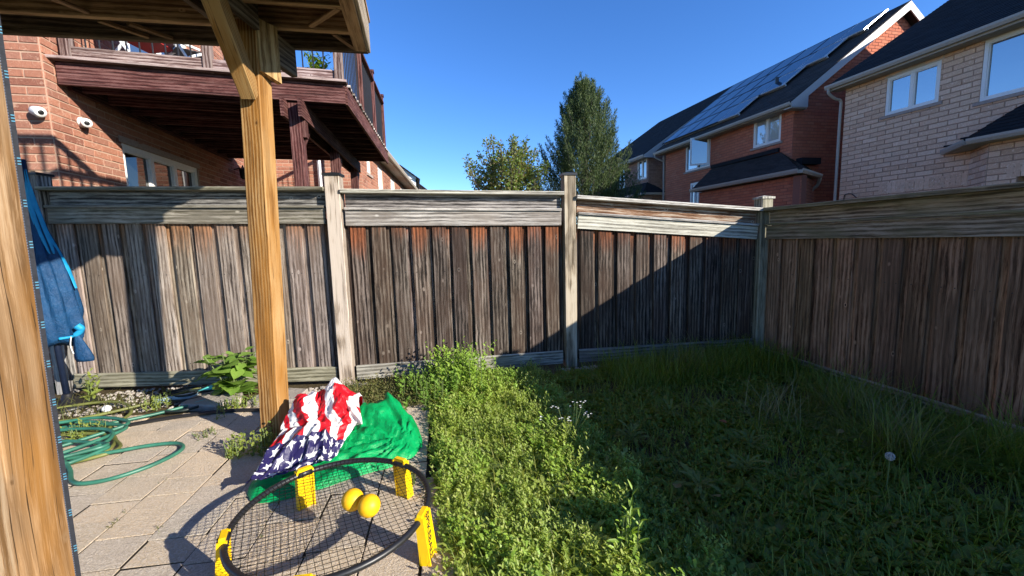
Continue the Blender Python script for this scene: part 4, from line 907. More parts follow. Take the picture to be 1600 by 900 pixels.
# barge board with a boxed return
q = [(eB-.0, zB-.17), (eB+.62, zB-.17), (eB+.62, zB+.62*slope-.28), (eB+4.52, zB+4.52*slope-.28), (eB+4.52, zB+4.52*slope-.02), (eB, zB-.02)]
MB().prism(q, (0, Y0-.26, 0), (1,0,0), (0,0,1), (0,-1,0), .035).build('barge_board', MAT['fascia_grey'], hb)
MB().box((eB,Y0-.262,zB-.2),(eB+.62,Y0-.01,zB-.172)).build('return_soffit', MAT['fascia_grey'], hb)
q = [(2*(eB+4.52)-a, c) for a, c in q]; MB().prism(q[::-1], (0, Y0-.26, 0), (1,0,0), (0,0,1), (0,-1,0), .035).build('barge_board', MAT['fascia_grey'], hb)
downspout(hb, [(eB-.02,18.42,zB-.12),(eB,18.42,zB-.26),(XA-.1,18.3,zB-.45),(XA-.05,18.28,zB-.6),(XA-.05,18.28,0)])
# panels: four rows up the slope, each a module of its own
rd = V((1,0,slope)).normalized(); rn = V((-slope,0,1)).normalized()
for row, (s0, yr) in enumerate(((.42, 13.55), (1.66, 12.55), (2.90, 11.9), (4.14, 11.4))):
    y = 18.3; npn = round((18.3 - yr) / 1.0); pw = (18.3 - yr) / npn
    for k in range(npn):
        o = V((eB, y, zB)) + rd*s0 + rn*.11; b = MB(); W_, H_ = pw - .015, 1.215
        b.obox(o, (0,-1,0), rd, rn, (0,0,0), (W_,H_,.03)); pn = b.build('solar_panel', MAT['solar_cell'], hb)
        f = MB()
        for a, c in (((-.001,-.001),(W_+.001,.028)),((-.001,H_-.028),(W_+.001,H_+.001)),((-.001,.028),(.024,H_-.028)),((W_-.024,.028),(W_+.001,H_-.028))): f.obox(o, (0,-1,0), rd, rn, (a[0],a[1],-.006), (c[0],c[1],.036))
        f.build('panel_frame', MAT['black_plastic'] if k < npn - 1 else MAT['aluminium'], pn)
        y -= pw
    MB().obox(V((eB, 18.25, zB)) + rd*(s0+.1) + rn*.02, (0,-1,0), rd, rn, (0,0,0), (18.25-y,.05,.085)).build('panel_rail', MAT['aluminium'], hb)
MB().tube([(13.35,13.3,zB+1.77*slope),(13.35,13.3,zB+1.77*slope+.35)], .06, 8).build('roof_vent', MAT['black_plastic'], hb)
# low bay at the near corner
Xb = 11.16
brick_wall(hb, (Xb, 14.6), (0,-1,0), 4.5, 1.6, 3.02, .10, .27, 'brick_red', 'mortar_red', [], 0, near, n=(-1,0,0), seed=23)
brick_wall(hb, (Xb, 10.1), (.85,.53,0), 2.1, 1.6, 3.02, .10, .27, 'brick_red', 'mortar_red', [], 0, near, n=(.53,-.85,0), seed=24)
zc = 3.16; g0, g1, g2 = V((Xb-.2,14.85,zc)), V((Xb-.2,10.0,zc)), V((12.85,11.0,zc)); h0, h1 = V((XA-.005,14.9,4.06)), V((XA-.005,11.7,4.02))
MB().box((Xb,10.2,-.05),(XA,14.6,1.6)).build('lower_wall', MAT['mortar_red'], hb)
shingles(hb, 'bay_roof', g0, g1, h0, h1, 'shingle_brown', .13, .3); shingles(hb, 'bay_roof', g1, g2, h1, V((12.4,11.2,3.55)), 'shingle_brown', .13, .3)
gutter(hb, g0 + V((.02,0,-.1)), g1 + V((.02,0,-.1)), (-1,0,0), h=.13); gutter(hb, g1 + V((0,0,-.1)), g2 + V((0,0,-.1)), (.5,-.86,0), h=.13)
b = MB(); P_ = [(Xb-.18,14.8,zc-.1),(Xb-.18,10.02,zc-.1),(12.8,11.0,zc-.1),(12.0,14.8,zc-.1)]; b.add(P_ + [(x,y,z+.03) for x,y,z in P_], [(0,1,2,3),(7,6,5,4),(0,4,5,1),(1,5,6,2),(2,6,7,3),(3,7,4,0)]).build('bay_soffit', MAT['soffit'], hb)
MB().box((XA-.1,11.7,4.03),(XA-.008,14.92,4.16)).build('flashing', MAT['shingle_black'], hb)
MB().box((12.15,11.0,3.52),(12.9,11.22,3.72)).build('flashing', MAT['shingle_black'], hb)
downspout(hb, [(12.78,10.9,zc-.05),(12.76,10.95,zc-.3),(12.62,11.12,zc-.55),(12.6,11.17,zc-.8),(12.6,11.17,0)], r=.05)

# brown house beyond it
hc = thing('brick_house', 'brown brick house farthest up the right row, beside the tall conifer', 'house', (XA, 22, 0))
oC = (11.9, 26.5); WC = [(26.5-20.62, 26.5-19.72, 4.36, 5.42), (26.5-22.9, 26.5-22.0, 4.1, 5.42)]
brick_wall(hc, oC, (0,-1,0), 26.5-19.55, 1.6, 5.50, .10, .27, 'brick_brown', 'mortar_brown', WC, 0, near, n=(-1,0,0), seed=31)
MB().box((11.9,19.55,-.05),(12.1,26.5,1.6)).build('lower_wall', MAT['mortar_brown'], hc)
for q in WC: window(hc, oC, (0,-1,0), (-1,0,0), *q, 2, 'white_frame', 'glass', True, fw=.07, inset=.03)
brick_wall(hc, (11.9,19.55), (1,0,0), 10.4, 1.6, 9.6, .10, .27, 'brick_brown', 'mortar_brown', [], 0, near, n=(0,-1,0), top=lambda x: 5.5 + .68*min(x, 10.4-x), seed=32)
eC, zC = 11.5, 5.50
shingles(hc, 'roof', (eC,26.7,zC), (eC,19.3,zC), (eC+5.6,26.7,zC+5.6*.68), (eC+5.6,19.3,zC+5.6*.68), 'shingle_black', .2, .4, thick=.1)
shingles(hc, 'roof', (eC+11.2,26.7,zC), (eC+11.2,19.3,zC), (eC+5.6,26.7,zC+5.6*.68+.003), (eC+5.6,19.3,zC+5.6*.68+.003), 'shingle_brown', .3, .6, thick=.1)
gutter(hc, (eC+.02,26.7,zC-.13), (eC+.02,19.3,zC-.13), (-1,0,0)); MB().box((eC+.03,19.4,zC-.16),(11.898,26.6,zC-.135)).build('soffit', MAT['soffit'], hc)
q = [(eC, zC-.17), (eC+.6, zC-.17), (eC+.6, zC+.6*.68-.3), (eC+5.6, zC+5.6*.68-.3), (eC+5.6, zC+5.6*.68-.02), (eC, zC-.02)]
MB().prism(q, (0,19.32,0), (1,0,0), (0,0,1), (0,-1,0), .035).build('barge_board', MAT['fascia_grey'], hc)
shingles(hc, 'bay_roof', (11.2,22.6,3.5), (11.2,18.9,3.5), (11.895,22.6,4.15), (11.895,19.6,4.15), 'shingle_black', .14, .3)
shingles(hc, 'bay_roof', (11.2,18.9,3.5), (12.6,18.9,3.5), (11.895,19.6,4.15), (12.4,19.5,3.9), 'shingle_black', .14, .3)
gutter(hc, (11.2,22.6,3.42), (11.2,18.9,3.42), (-1,0,0)); gutter(hc, (11.2,18.9,3.42), (12.6,18.9,3.42), (0,-1,0))
MB().box((11.4,19.2,-.05),(11.9,22.4,3.45)).build('bay_wall', MAT['brick_brown'], hc)

# ------------------------------------------------------------------ trees beyond the fence
def conifer(loc, H, Rb, label):
    t = thing('conifer_tree', label, 'tree', loc); rg = np.random.default_rng(5); o = np.array(loc)
    tr = MB().tube([(loc[0],loc[1],-.1),(loc[0]+.05,loc[1],H*.5),(loc[0],loc[1],H*.93)], [.16,.09,.02], 10).build('trunk', MAT['bark'], t, True)
    # upright plumes rooted on the trunk and reaching out and up
    tips, bases = [], []
    for i in range(380):
        z = rg.uniform(.28, .95); az = rg.uniform(0, 6.283)
        prof = (1 - z)**.80 * (1 if z > .12 else .9); r = Rb * prof * rg.uniform(.45, 1.05) * (1 + .16*math.sin(3*az + 1) + .10*math.sin(7*az+2*z*9)) + .04
        tip = np.array([math.cos(az)*r, math.sin(az)*r, z*H + r*.22 + rg.uniform(.1,.5)]); base = np.array([math.cos(az)*r*.62, math.sin(az)*r*.62, max(.2, z*H - r*.25 - .45)])
        tips.append(tip); bases.append(base)
    for k in range(5): tips.append(np.array([rg.normal(0,.06), rg.normal(0,.06), H - .12*k*rg.uniform(.6,1.4)])); bases.append(np.array([0,0,H*.82]))
    for az, r, z in ((3.3,1.55,.55),(3.5,1.85,.42),(3.0,1.2,.66),(6.2,1.45,.60),(6.0,1.75,.48),(2.9,.65,.80),(6.1,.7,.80),(.2,1.1,.69),(3.25,1.0,.72),(3.4,.8,.78),(6.25,1.25,.66),(.05,1.55,.55),(3.15,1.4,.60),(6.2,.55,.86),(3.0,.45,.88)):
        tips.append(np.array([math.cos(az)*r, math.sin(az)*r, z*H+.45])); bases.append(np.array([math.cos(az)*r*.6, math.sin(az)*r*.6, z*H-.5]))
    pos, d, nn, L = [], [], [], []
    lim = MB()
    for tip, base in zip(tips, bases):
        ax = tip - base; ln = np.linalg.norm(ax); ax = ax/ln; k = int(110 + 120*min(1.6, ln)); f = rg.beta(2.2, 1.5, k); sp = .115*(1 - f)*min(1.2, ln) + .014
        off = rg.normal(0, 1, (k,3)); off -= (off@ax)[:,None]*ax[None]; p = base + ax*(f*ln)[:,None] + off*sp[:,None]
        dd = ax[None]*rg.uniform(.5,1.1,(k,1)) + off*.40 + np.array([0,0,.45]); pos.append(p); d.append(dd); nn.append(rg.normal(0,1,(k,3))); L.append(rg.uniform(.05,.125,k))
        if rg.random() < .35: lim.tube([tuple(o + base*[.2,.2,.9]), tuple(o + base + ax*ln*.5), tuple(o + base + ax*ln*.9)], [.022,.014,.004], 5)
    kf = 15000; zf = rg.uniform(.25, .97, kf); rf_ = Rb*(1-zf)**.85*rg.uniform(0,.62,kf)**.7; af = rg.uniform(0,6.283,kf)
    pos.append(np.stack([np.cos(af)*rf_, np.sin(af)*rf_, zf*H], 1)); d.append(np.stack([np.cos(af)*.4, np.sin(af)*.4, np.ones(kf)],1) + rg.normal(0,.35,(kf,3))); nn.append(rg.normal(0,1,(kf,3))); L.append(rg.uniform(.07,.15,kf))
    pos = np.concatenate(pos) + o; L = np.concatenate(L)
    lim.build('limbs', MAT['bark'], t); inst('crown', leaf_mesh('crown', pos, np.concatenate(d), np.concatenate(nn), L, L*.26, MAT['conifer_leaf'], 'small'), t)
conifer((6.85, 16, 0), 7.75, 3.4, 'tall dark green conifer rising behind the middle fence post')
def leafy_tree(loc, H, label):
    t = thing('leafy_tree', label, 'tree', loc); rg = np.random.default_rng(9); x, y, _ = loc
    MB().tube([(x,y,-.1),(x+.05,y,1.2),(x,y,2.2)], [.13,.10,.08], 10).build('trunk', MAT['bark'], t, True); lim = MB(); pos, d, nn, L = [], [], [], []
    for i in range(34):
        az = rg.uniform(0,6.283); out = rg.uniform(.2,1.0)**.7*1.85; hz = H - out*1.05 - rg.uniform(0,.55); b = V((x,y,rg.uniform(1.2,2.2))); e = V((x+math.cos(az)*out, y+math.sin(az)*out, hz))
        m_ = b.lerp(e,.5) + V((rg.normal(0,.1),rg.normal(0,.1),-.1)); pts = catmull([b,m_,e],6); lim.tube(pts, [.035*(1-j/len(pts))+.006 for j in range(len(pts))], 5)
        k = 200
        for _ in range(k):
            f = rg.beta(2.6,1.0); p = pts[min(len(pts)-1,int(f*len(pts)))]; a = rg.normal(0,1,3); s_ = .045 + .20*(1-f)
            pos.append((p.x+a[0]*s_, p.y+a[1]*s_, p.z+a[2]*s_*1.3)); dd = a*.6+np.array([0,0,rg.uniform(-.3,.6)]); d.append(dd); nn.append(rg.normal(0,.6,3)+np.array([0,-.3,.6])); L.append(rg.uniform(.07,.125))
    # fuller lower crown
    for _ in range(6000):
        a = rg.normal(0,1,3); a /= np.linalg.norm(a); r = rg.uniform(.5,1)**.5; r *= .72 + .55*mnoise.noise(V(a)*1.7 + V((3,1,7))) + .2; p = (x+.22+a[0]*1.25*r, y+a[1]*1.2*r, 3.62+a[2]*1.15*r)
        if mnoise.noise(V(p)*1.9) > -.22: pos.append(p); d.append(a*.6+rg.normal(0,.5,3)); nn.append(a+rg.normal(0,.5,3)); L.append(rg.uniform(.08,.14))
    L = np.array(L); lim.build('limbs', MAT['bark'], t); inst('crown', leaf_mesh('crown', np.array(pos), np.array(d), np.array(nn), L, L*.62, MAT['maple_leaf'], 'leaf'), t)
leafy_tree((3.45, 16, 0), 6.1, 'low leafy tree with thinning reddish tips left of the conifer')
#--MARK3--
# ------------------------------------------------------------------ plants one can point to
def big_leaf(seed):
    rg = random.Random(seed); n = 7; vs, fs = [], []
    for i in range(n):
        t = i / (n-1); w = .40*math.sin(math.pi*min(1, t*.93+.07)**.75)*(1 if t < .99 else .02); z = -.18*t*t + .02
        vs += [(t, -w, z + .06*w), (t, -w*.5, z + .05*math.sin(i*2.2)*.3), (t, 0, z-.03), (t, w*.5, z + .05*math.sin(i*2.2)*.3), (t, w, z + .06*w)]
    for i in range(n-1): fs += [(i*5+j, i*5+j+1, i*5+j+6, i*5+j+5) for j in range(4)]
    return rawmesh('leaf', vs, fs, MAT['broad_leaf'], True)
BL = [big_leaf(i) for i in range(3)]
def broad_plant(loc, H, n, spread, size, label, mat=None, seed=1):
    t = thing('broadleaf_plant', label, 'plant', loc); rg = random.Random(seed); x, y, _ = loc; st = MB()
    for s in range(max(3, n // 9)):
        a = rg.uniform(0,6.28); r = rg.uniform(.2,1)*spread; top = V((x+math.cos(a)*r, y+math.sin(a)*r*.7, H*rg.uniform(.7,1))); base = V((x+rg.gauss(0,.03),y+rg.gauss(0,.03),-.02)); pts = catmull([base, base.lerp(top,.5)+V((0,0,.03)), top], 6); st.tube(pts, .0045, 5)
        for k in range(9):
            f = .2 + .8*k/8; p = pts[int(f*(len(pts)-1))]; az = k*2.4 + rg.uniform(-.6,.6); el = rg.uniform(-.35,.5); L = size*rg.uniform(.65,1.15)*(1 - .4*max(0,f-.8)/.2)
            d = V((math.cos(az)*math.cos(el), math.sin(az)*math.cos(el), math.sin(el))); q = p + d*.035; st.tube([p,q], .002, 4)
            M, _ = frame(q, q + d, V((0,0,1))); M = M @ Matrix(((0,0,1,0),(0,1,0,0),(1,0,0,0),(0,0,0,1))); M = Matrix.Translation(q) @ (Matrix((d, (V((0,0,1)).cross(d)).normalized(), d.cross((V((0,0,1)).cross(d)).normalized()))).transposed().to_4x4()) @ Matrix.Rotation(rg.uniform(-.5,.5),4,'X') @ Matrix.Diagonal((L,L,L,1))
            o = inst('leaf', BL[rg.randrange(3)] if mat is None else mat, t, M)
    st.build('stems', MAT['stem'], t)['kind'] = 'stuff'
broad_plant((-1.70, 4.12, 0), .46, 110, .24, .155, 'bushy plant with big heart-shaped green leaves against the fence, left of the timber post', seed=4)
def shoot_plant(name, loc, n, hmin, hmax, nl, ll, lw, spread, mat, label, lean=.5, tpl='leaf', group=None):
    t = thing(name, label, 'plant', loc, group); P = np.array(loc) + np.stack([RNG.normal(0,spread,n), RNG.normal(0,spread,n), np.full(n,-.01)],1)
    inst('foliage', leaf_mesh('foliage', *sprigs(P, hmin, hmax, nl, ll, lw, lean), MAT[mat], tpl), t); st = MB()
    for p in P[:40]: st.tube([tuple(p), (p[0]+RNG.normal(0,.01), p[1]+RNG.normal(0,.01), hmax*.7)], .0025, 4)
    st.build('stems', MAT['stem'], t)['kind'] = 'stuff'
shoot_plant('weed_plant', (-2.96, 4.36, 0), 5, .18, .30, 11, .085, .034, .035, 'lime_leaf', 'yellow-green weed standing by the fence foot under the blue umbrella', .5)
shoot_plant('weed_plant', (-1.22, 2.88, 0), 12, .08, .17, 10, .035, .024, .03, 'lime_leaf', 'small yellow-green weed in the paver joint left of the timber post', .5)
shoot_plant('weed_plant', (-1.06, 2.90, 0), 18, .09, .19, 10, .036, .025, .035, 'lime_leaf', 'yellow-green weed hugging the foot of the timber post', .5)
shoot_plant('weed_plant', (-1.55, 3.78, 0), 26, .05, .12, 8, .035, .015, .07, 'lime_leaf', 'low lime-green weed between the two flat stones', .7)
shoot_plant('weed_plant', (-2.45, 3.55, 0), 20, .05, .12, 8, .045, .018, .07, 'lime_leaf', 'lime-green weed growing through the middle of the hose coil', .7)
shoot_plant('weed_plant', (-2.25, 4.03, 0), 14, .06, .14, 8, .045, .016, .06, 'lime_leaf', 'lime-green weed beside the pale pipe on the pebbles', .7)
shoot_plant('weed_plant', (-1.62, 2.10, 0), 8, .015, .04, 6, .022, .009, .02, 'olive_leaf', 'tiny olive weed in the open joint of the foreground pavers', .9)
shoot_plant('weed_plant', (-1.56, 3.28, 0), 10, .02, .05, 6, .026, .01, .03, 'olive_leaf', 'tiny olive weed between pavers in front of the post shadow', .9)
shoot_plant('weed_plant', (-.11, 2.27, 0), 14, .05, .14, 9, .03, .017, .02, 'lime_leaf', 'weed sprouting by the rear right leg of the yellow net set', .4)
shoot_plant('weed_plant', (-.76, 1.62, 0), 16, .03, .08, 8, .026, .014, .035, 'lime_leaf', 'weed sprouting under the front left rim of the net set', .6)
shoot_plant('weed_plant', (.80, 1.42, 0), 5, .20, .30, 12, .075, .022, .02, 'mint_leaf', 'bright upright weed at the edge of the lawn shadow in the foreground', .45)
shoot_plant('leafy_bush', (.32, 3.74, 0), 150, .18, .44, 16, .050, .032, .13, 'mint_leaf', 'bright green mint-like bush against the fence at the head of the sunny strip', .5)
shoot_plant('leafy_bush', (.08, 3.55, 0), 110, .12, .28, 14, .045, .03, .13, 'broad_leaf', 'lower green bush beside the bright mint-like bush, at the paving corner', .6)
# white-flowered weed
fw_ = thing('flower_weed', 'tall weed with small white flowers at the edge of the lawn shadow', 'plant', (.90, 2.42, 0)); st, fl, pc_ = MB(), MB(), []
rg = random.Random(2)
for i in range(9):
    b = V((.90+rg.gauss(0,.02),2.42+rg.gauss(0,.02),-.01)); e = b + V((rg.gauss(.0,.06),rg.gauss(0,.05),rg.uniform(.18,.31))); st.tube([b, b.lerp(e,.5)+V((0,0,.02)), e], .002, 4)
    for k in range(rg.randrange(2,5)):
        p = e + V((rg.gauss(0,.018),rg.gauss(0,.018),rg.uniform(-.03,.015)))
        for j in range(6): a = j*1.047; fl.add([p, p+V((math.cos(a-.3)*.006,math.sin(a-.3)*.006,.003)), p+V((math.cos(a)*.009,math.sin(a)*.009,.004)), p+V((math.cos(a+.3)*.006,math.sin(a+.3)*.006,.003))], [(0,1,2,3)])
st.build('stems', MAT['stem'], fw_)['kind'] = 'stuff'; fl.build('flowers', MAT['petal'], fw_)['kind'] = 'stuff'
Pq = np.array([(.90,2.42,-.01)]) + RNG.normal(0,.03,(12,3))*[1,1,0]; inst('foliage', leaf_mesh('foliage', *sprigs(Pq,.08,.2,8,.05,.016,.5), MAT['weed_leaf']), fw_)
# thistle-like rosettes in the shade
for i, (x, y, s, lb) in enumerate(((1.30,2.30,.11,'spiky grey-green rosette in the shaded lawn, leftmost of the six'),(1.75,2.55,.10,'spiky grey-green rosette in the shaded lawn, farthest from the viewer'),(1.95,2.02,.11,'spiky grey-green rosette in the middle of the shaded lawn'),(1.36,1.72,.12,'spiky grey-green rosette in the near shade beside the sunny strip'),(2.05,2.48,.09,'spiky grey-green rosette in the shaded lawn below the dry grass tuft'),(1.72,1.80,.10,'spiky grey-green rosette nearest the seed head'))):
    t = thing('thistle_rosette', lb, 'plant', (x,y,0), 'spiky rosettes in the shaded lawn'); P = np.tile(np.array([[x,y,.03]]),(3,1)); P[:,2] += [0,.02,.05]
    inst('foliage', leaf_mesh('foliage', *rosettes(P, 7, s, s*.26), MAT['blue_leaf'], 'lobed'), t)
sh = thing('seed_head', 'round grey dandelion seed head on a thin stem in the shaded grass', 'plant', (2.30,1.50,0))
MB().tube([(2.30,1.50,-.01),(2.305,1.50,.12),(2.30,1.495,.2)], .003, 5).build('stem', MAT['stem'], sh); b = MB()
for i in range(120):
    a = V((rg.gauss(0,1),rg.gauss(0,1),rg.gauss(0,1))).normalized(); b.tube([V((2.30,1.495,.2))+a*.004, V((2.30,1.495,.2))+a*.021], [.0006,.003], 4)
b.build('seed_ball', MAT['soft_seed'], sh)

rg = random.Random(77)
for x, y, m_, lb in ((1.98,2.32,'dead_red','small reddish fallen leaf in the middle of the shaded lawn'),(1.38,1.60,'dead_tan','tan fallen leaf on the shaded lawn near the viewer'),(1.22,1.72,'dead_tan','curled yellowish fallen leaf left of the tan leaf on the shaded lawn'),(2.62,1.98,'dead_tan','pale fallen leaf caught among the long grass tufts')):
    M = Matrix.Translation((x,y,.075)) @ Matrix.Rotation(rg.uniform(0,6),4,'Z') @ Matrix.Rotation(rg.uniform(-.5,.5),4,'Y'); T, F_ = TPL['leaf']
    tag(obj('fallen_leaf', [(a*.06, b*.055, c*.05) for a,b,c in T], [tuple(int(i) for i in f) for f in F_], MAT[m_], None, False, M), lb, 'leaf')
# ------------------------------------------------------------------ flat stones, edging, hose, pipe
def flat_stone(poly, z, h, label):
    b = MB(); n = len(poly); cx_ = sum(p[0] for p in poly)/n; cy_ = sum(p[1] for p in poly)/n
    ins = [(cx_+(x-cx_)*.95, cy_+(y-cy_)*.95) for x, y in poly]
    b.add([(x,y,z-.03) for x,y in poly]+[(x,y,z+h-.012) for x,y in poly]+[(x,y,z+h) for x,y in ins], [tuple(range(2*n,3*n))]+[(j*n+i, j*n+(i+1)%n, j*n+n+(i+1)%n, j*n+n+i) for j in (0,1) for i in range(n)])
    tag(b.build('stepping_stone', MAT['flagstone']), label, 'stone', 'flat stones along the bed')
flat_stone([(-2.05,3.93),(-1.72,3.80),(-1.58,3.95),(-1.66,4.22),(-1.86,4.30),(-2.02,4.18)], -.02, .055, 'flat beige stone on the pebbles left of the heart-leaved plant')
flat_stone([(-1.50,3.84),(-1.08,3.76),(-1.05,4.02),(-1.22,4.10),(-1.45,4.06)], -.02, .05, 'flat beige stone between the heart-leaved plant and the timber post')
flat_stone([(-.98,3.68),(-.60,3.58),(-.56,3.78),(-.93,3.90)], -.02, .05, 'flat stone half hidden behind the flag')
ed = MB().tube(catmull([(-2.25,3.62,.01),(-1.95,3.68,.014),(-1.6,3.69,.016),(-1.3,3.63,.014),(-1.0,3.52,.01)], 8), .016, 6).build('edging_strip', MAT['black_plastic']); tag(ed, 'black plastic edging along the far side of the pavers', 'edging')
def jit(P, s, seed): r2 = random.Random(seed); return [(x+r2.gauss(0,s), y+r2.gauss(0,s), z) for x, y, z in P]
def loop(cx_, cy_, rx, ry, z, a0=0, n=9): return [(cx_+rx*math.cos(a0+6.283*i/n), cy_+ry*math.sin(a0+6.283*i/n), z) for i in range(n)]
hz = .02
pts = [(-1.95,3.92,hz),(-2.15,3.78,hz),(-2.35,3.62,hz+.02)]
pts += jit(loop(-2.72,3.45,.42,.30,.04,.4,9),.02,1) + jit(loop(-2.66,3.40,.46,.34,.06,.5,9),.03,2) + jit(loop(-2.62,3.30,.52,.30,.05,.6,9),.03,3) + jit(loop(-2.60,3.18,.50,.32,.07,.7,9),.03,4) + jit(loop(-2.52,3.10,.44,.25,.05,.8,9),.02,6)
pts += [(-2.25,3.05,.05),(-2.05,3.09,.035),(-1.85,3.16,.022),(-1.68,3.15,.018),(-1.60,3.04,.018),(-1.66,2.88,.018),(-1.80,2.76,.018),(-1.93,2.735,.018),(-2.03,2.78,.02),(-2.12,2.90,.035),(-2.22,3.0,.055),(-2.35,3.1,.05)]
hs = thing('garden_hose', 'teal green garden hose coiled on the patio with one long loop in front', 'hose', (-2.5,3.2,0)); MB().tube(catmull(pts, 8), .0125, 8).build('tube', MAT['hose_teal'], hs, True)
MB().tube([(-1.93,3.935,hz),(-1.87,3.985,hz)], .017, 10).build('fitting', MAT['aqua_plastic'], hs)
pts = jit(loop(-2.70,3.28,.55,.36,.015,.3,9),.03,11) + jit(loop(-2.62,3.20,.56,.33,.03,.5,9),.03,12) + [(-2.3,3.5,.03),(-2.35,3.85,.03),(-2.6,4.15,.03),(-2.9,4.2,.03),(-3.15,4.05,.03),(-2.8,3.8,.035),(-2.4,3.95,.04),(-2.1,4.28,.04),(-1.95,4.33,.05)]
o = MB().tube(catmull(pts, 8), .012, 8).build('garden_hose', MAT['hose_olive'], None, True); tag(o, 'old olive hose lying under the teal hose coil', 'hose')
pts = [(-2.4,4.25,.03)] + jit(loop(-2.12,4.22,.16,.12,.05,.2,9),.012,21) + jit(loop(-2.08,4.18,.18,.13,.03,.4,9),.012,22) + [(-1.95,3.98,.02),(-1.86,3.90,.02),(-1.95,3.8,.02),(-2.1,3.82,.02)]
o = MB().tube(catmull(pts, 8), .011, 8).build('garden_hose', MAT['hose_black'], None, True); tag(o, 'small black hose coil in the shadow by the fence foot', 'hose')
o = MB().tube([(-2.30,4.06,.03),(-2.0,4.15,.035)], .026, 12).build('pipe', MAT['paleblue_plastic'], None, True); tag(o, 'short pale blue pipe lying on the pebbles by the fence', 'pipe')
o = MB().tube([(-2.02,4.2,.03),(-1.93,4.24,.06),(-1.88,4.23,.045)], .024, 10).build('hose_connector', MAT['aqua_plastic'], None, True); tag(o, 'aqua plastic hose connector at the end of the black coil', 'connector')
b = MB().lathe([(.0,-.028),(.02,-.02),(.034,0),(.03,.022),(.012,.036),(0,.038)], 14, (-2.62,4.02,.02)); tag(b.build('white_ball', MAT['white_plastic'], None, True), 'small white ball on the pebbles behind the hose', 'ball')

# ------------------------------------------------------------------ folded umbrella
um = thing('patio_umbrella', 'closed blue patio umbrella on a dark pole beside the left post', 'umbrella', (-3.10,4.30,0))
ax0, ax1 = V((-3.075,4.30,.0)), V((-3.13,4.30,2.12)); axd = (ax1-ax0)
MB().tube([ax0, ax0 + axd*.32, ax1], .024, 12).build('pole', MAT['navy_metal'], um, True)
nz_, na = 46, 72; co = []; prof = [(0,.125),(.04,.16),(.14,.178),(.28,.172),(.42,.145),(.53,.112),(.63,.078),(.77,.048),(.90,.026),(1,.016)]
for i in range(nz_):
    t = i/(nz_-1); z = .58 + t*1.52
    r0 = np.interp(t, [p[0] for p in prof], [p[1] for p in prof]); c = ax0 + axd*(z/2.12)
    for k in range(na):
        a = 6.283*k/na; ple = .30*abs(math.sin(4*a + 1.6*math.sin(t*3) + .4))**.7 + .09*abs(math.sin(9*a + 5*t)) + .04*abs(math.sin(17*a + 14*t + 2*math.sin(5*t))); wr = .07*mnoise.noise(V((math.cos(a)*2, math.sin(a)*2, t*5))) + .025*mnoise.noise(V((math.cos(a)*7, math.sin(a)*7, t*14)))
        r = r0*(.70 + ple + wr*(1.6)); droop = (-.03*math.sin(3*a+1) - .03*math.cos(a+.6)) * (1-t)**3
        sk = V((.83, -.55, 0))*.012*math.sin(t*6); co.append(c + sk + V((math.cos(a)*r, math.sin(a)*r*.85, droop)))
F = [(i*na+k, i*na+(k+1)%na, (i+1)*na+(k+1)%na, (i+1)*na+k) for i in range(nz_-1) for k in range(na)]
cn = obj('canopy', co, F + [tuple(range(na))[::-1]], MAT['navy_cloth'], um, True)
# lighter turned-out panel edges
for q, (a_, w_) in enumerate(((-.35,.022),(.05,.026),(-.75,.016))):
    vs = []; 
    for i in range(30):
        t = i/29; zt = (.50 if q != 1 else .30) + t*(.46 if q != 1 else .42); r = np.interp(zt, [p[0] for p in prof], [p[1] for p in prof])*1.06 + .004; c = ax0 + axd*((.58+zt*1.52)/2.12) + V((.83,-.55,0))*.012*math.sin(zt*6); wv = w_*(math.sin(t*3.14)**.5 + .15)
        for s_ in (-1, 0, 1): a = a_ + .2*math.sin(t*4+q) + s_*wv/max(r,.03); rr = r + (.012 if s_ == 0 else -.003); vs.append(c + V((math.cos(a)*rr, math.sin(a)*rr*.85, 0)))
    obj('panel_edge', vs, [(i*3+j, i*3+j+1, i*3+j+4, i*3+j+3) for i in range(29) for j in (0,1)], MAT['cyan_cloth'], um, True)
# tie and hanging tail of cloth
tc = V((-2.90,4.24,.63))
MB().tube(catmull([(-3.0,4.2,.62),tc+V((-.02,0,.0)),tc+V((.03,.01,.05)),tc+V((.01,.0,.09))],6), [.012]*7+[.024]*6+[.03]*6, 8).build('tie', MAT['cyan_cloth'], um, True)
tl = MB(); ring_n = 12
for i in range(9):
    t = i/8; c = tc.lerp(V((-2.865,4.25,.40)), t) ; r = .022 + .050*math.sin(min(1,t*.8)*1.57) - (.012 if i == 8 else 0)
    tl.v += [tuple(c + V((math.cos(6.283*k/ring_n)*r*(1+.18*math.sin(3*k)), math.sin(6.283*k/ring_n)*r*.5, 0))) for k in range(ring_n)]
tl.f = [(i*ring_n+k, i*ring_n+(k+1)%ring_n, (i+1)*ring_n+(k+1)%ring_n, (i+1)*ring_n+k) for i in range(8) for k in range(ring_n)] + [tuple(range(8*ring_n,9*ring_n))]
tl.build('hanging_corner', MAT['navy_cloth'], um, True)
MB().tube(catmull([tc+V((-.02,-.03,.0)),tc+V((-.03,-.035,-.08)),tc+V((-.02,-.03,-.15))],5), .004, 6).build('tie_end', MAT['rope_white'], um)
MB().lathe([(.20,0),(.20,.03),(.15,.05),(.045,.06),(.036,.12),(.03,.125)], 24, (ax0.x,ax0.y,-.015)).build('base', MAT['black_plastic'], um, True)
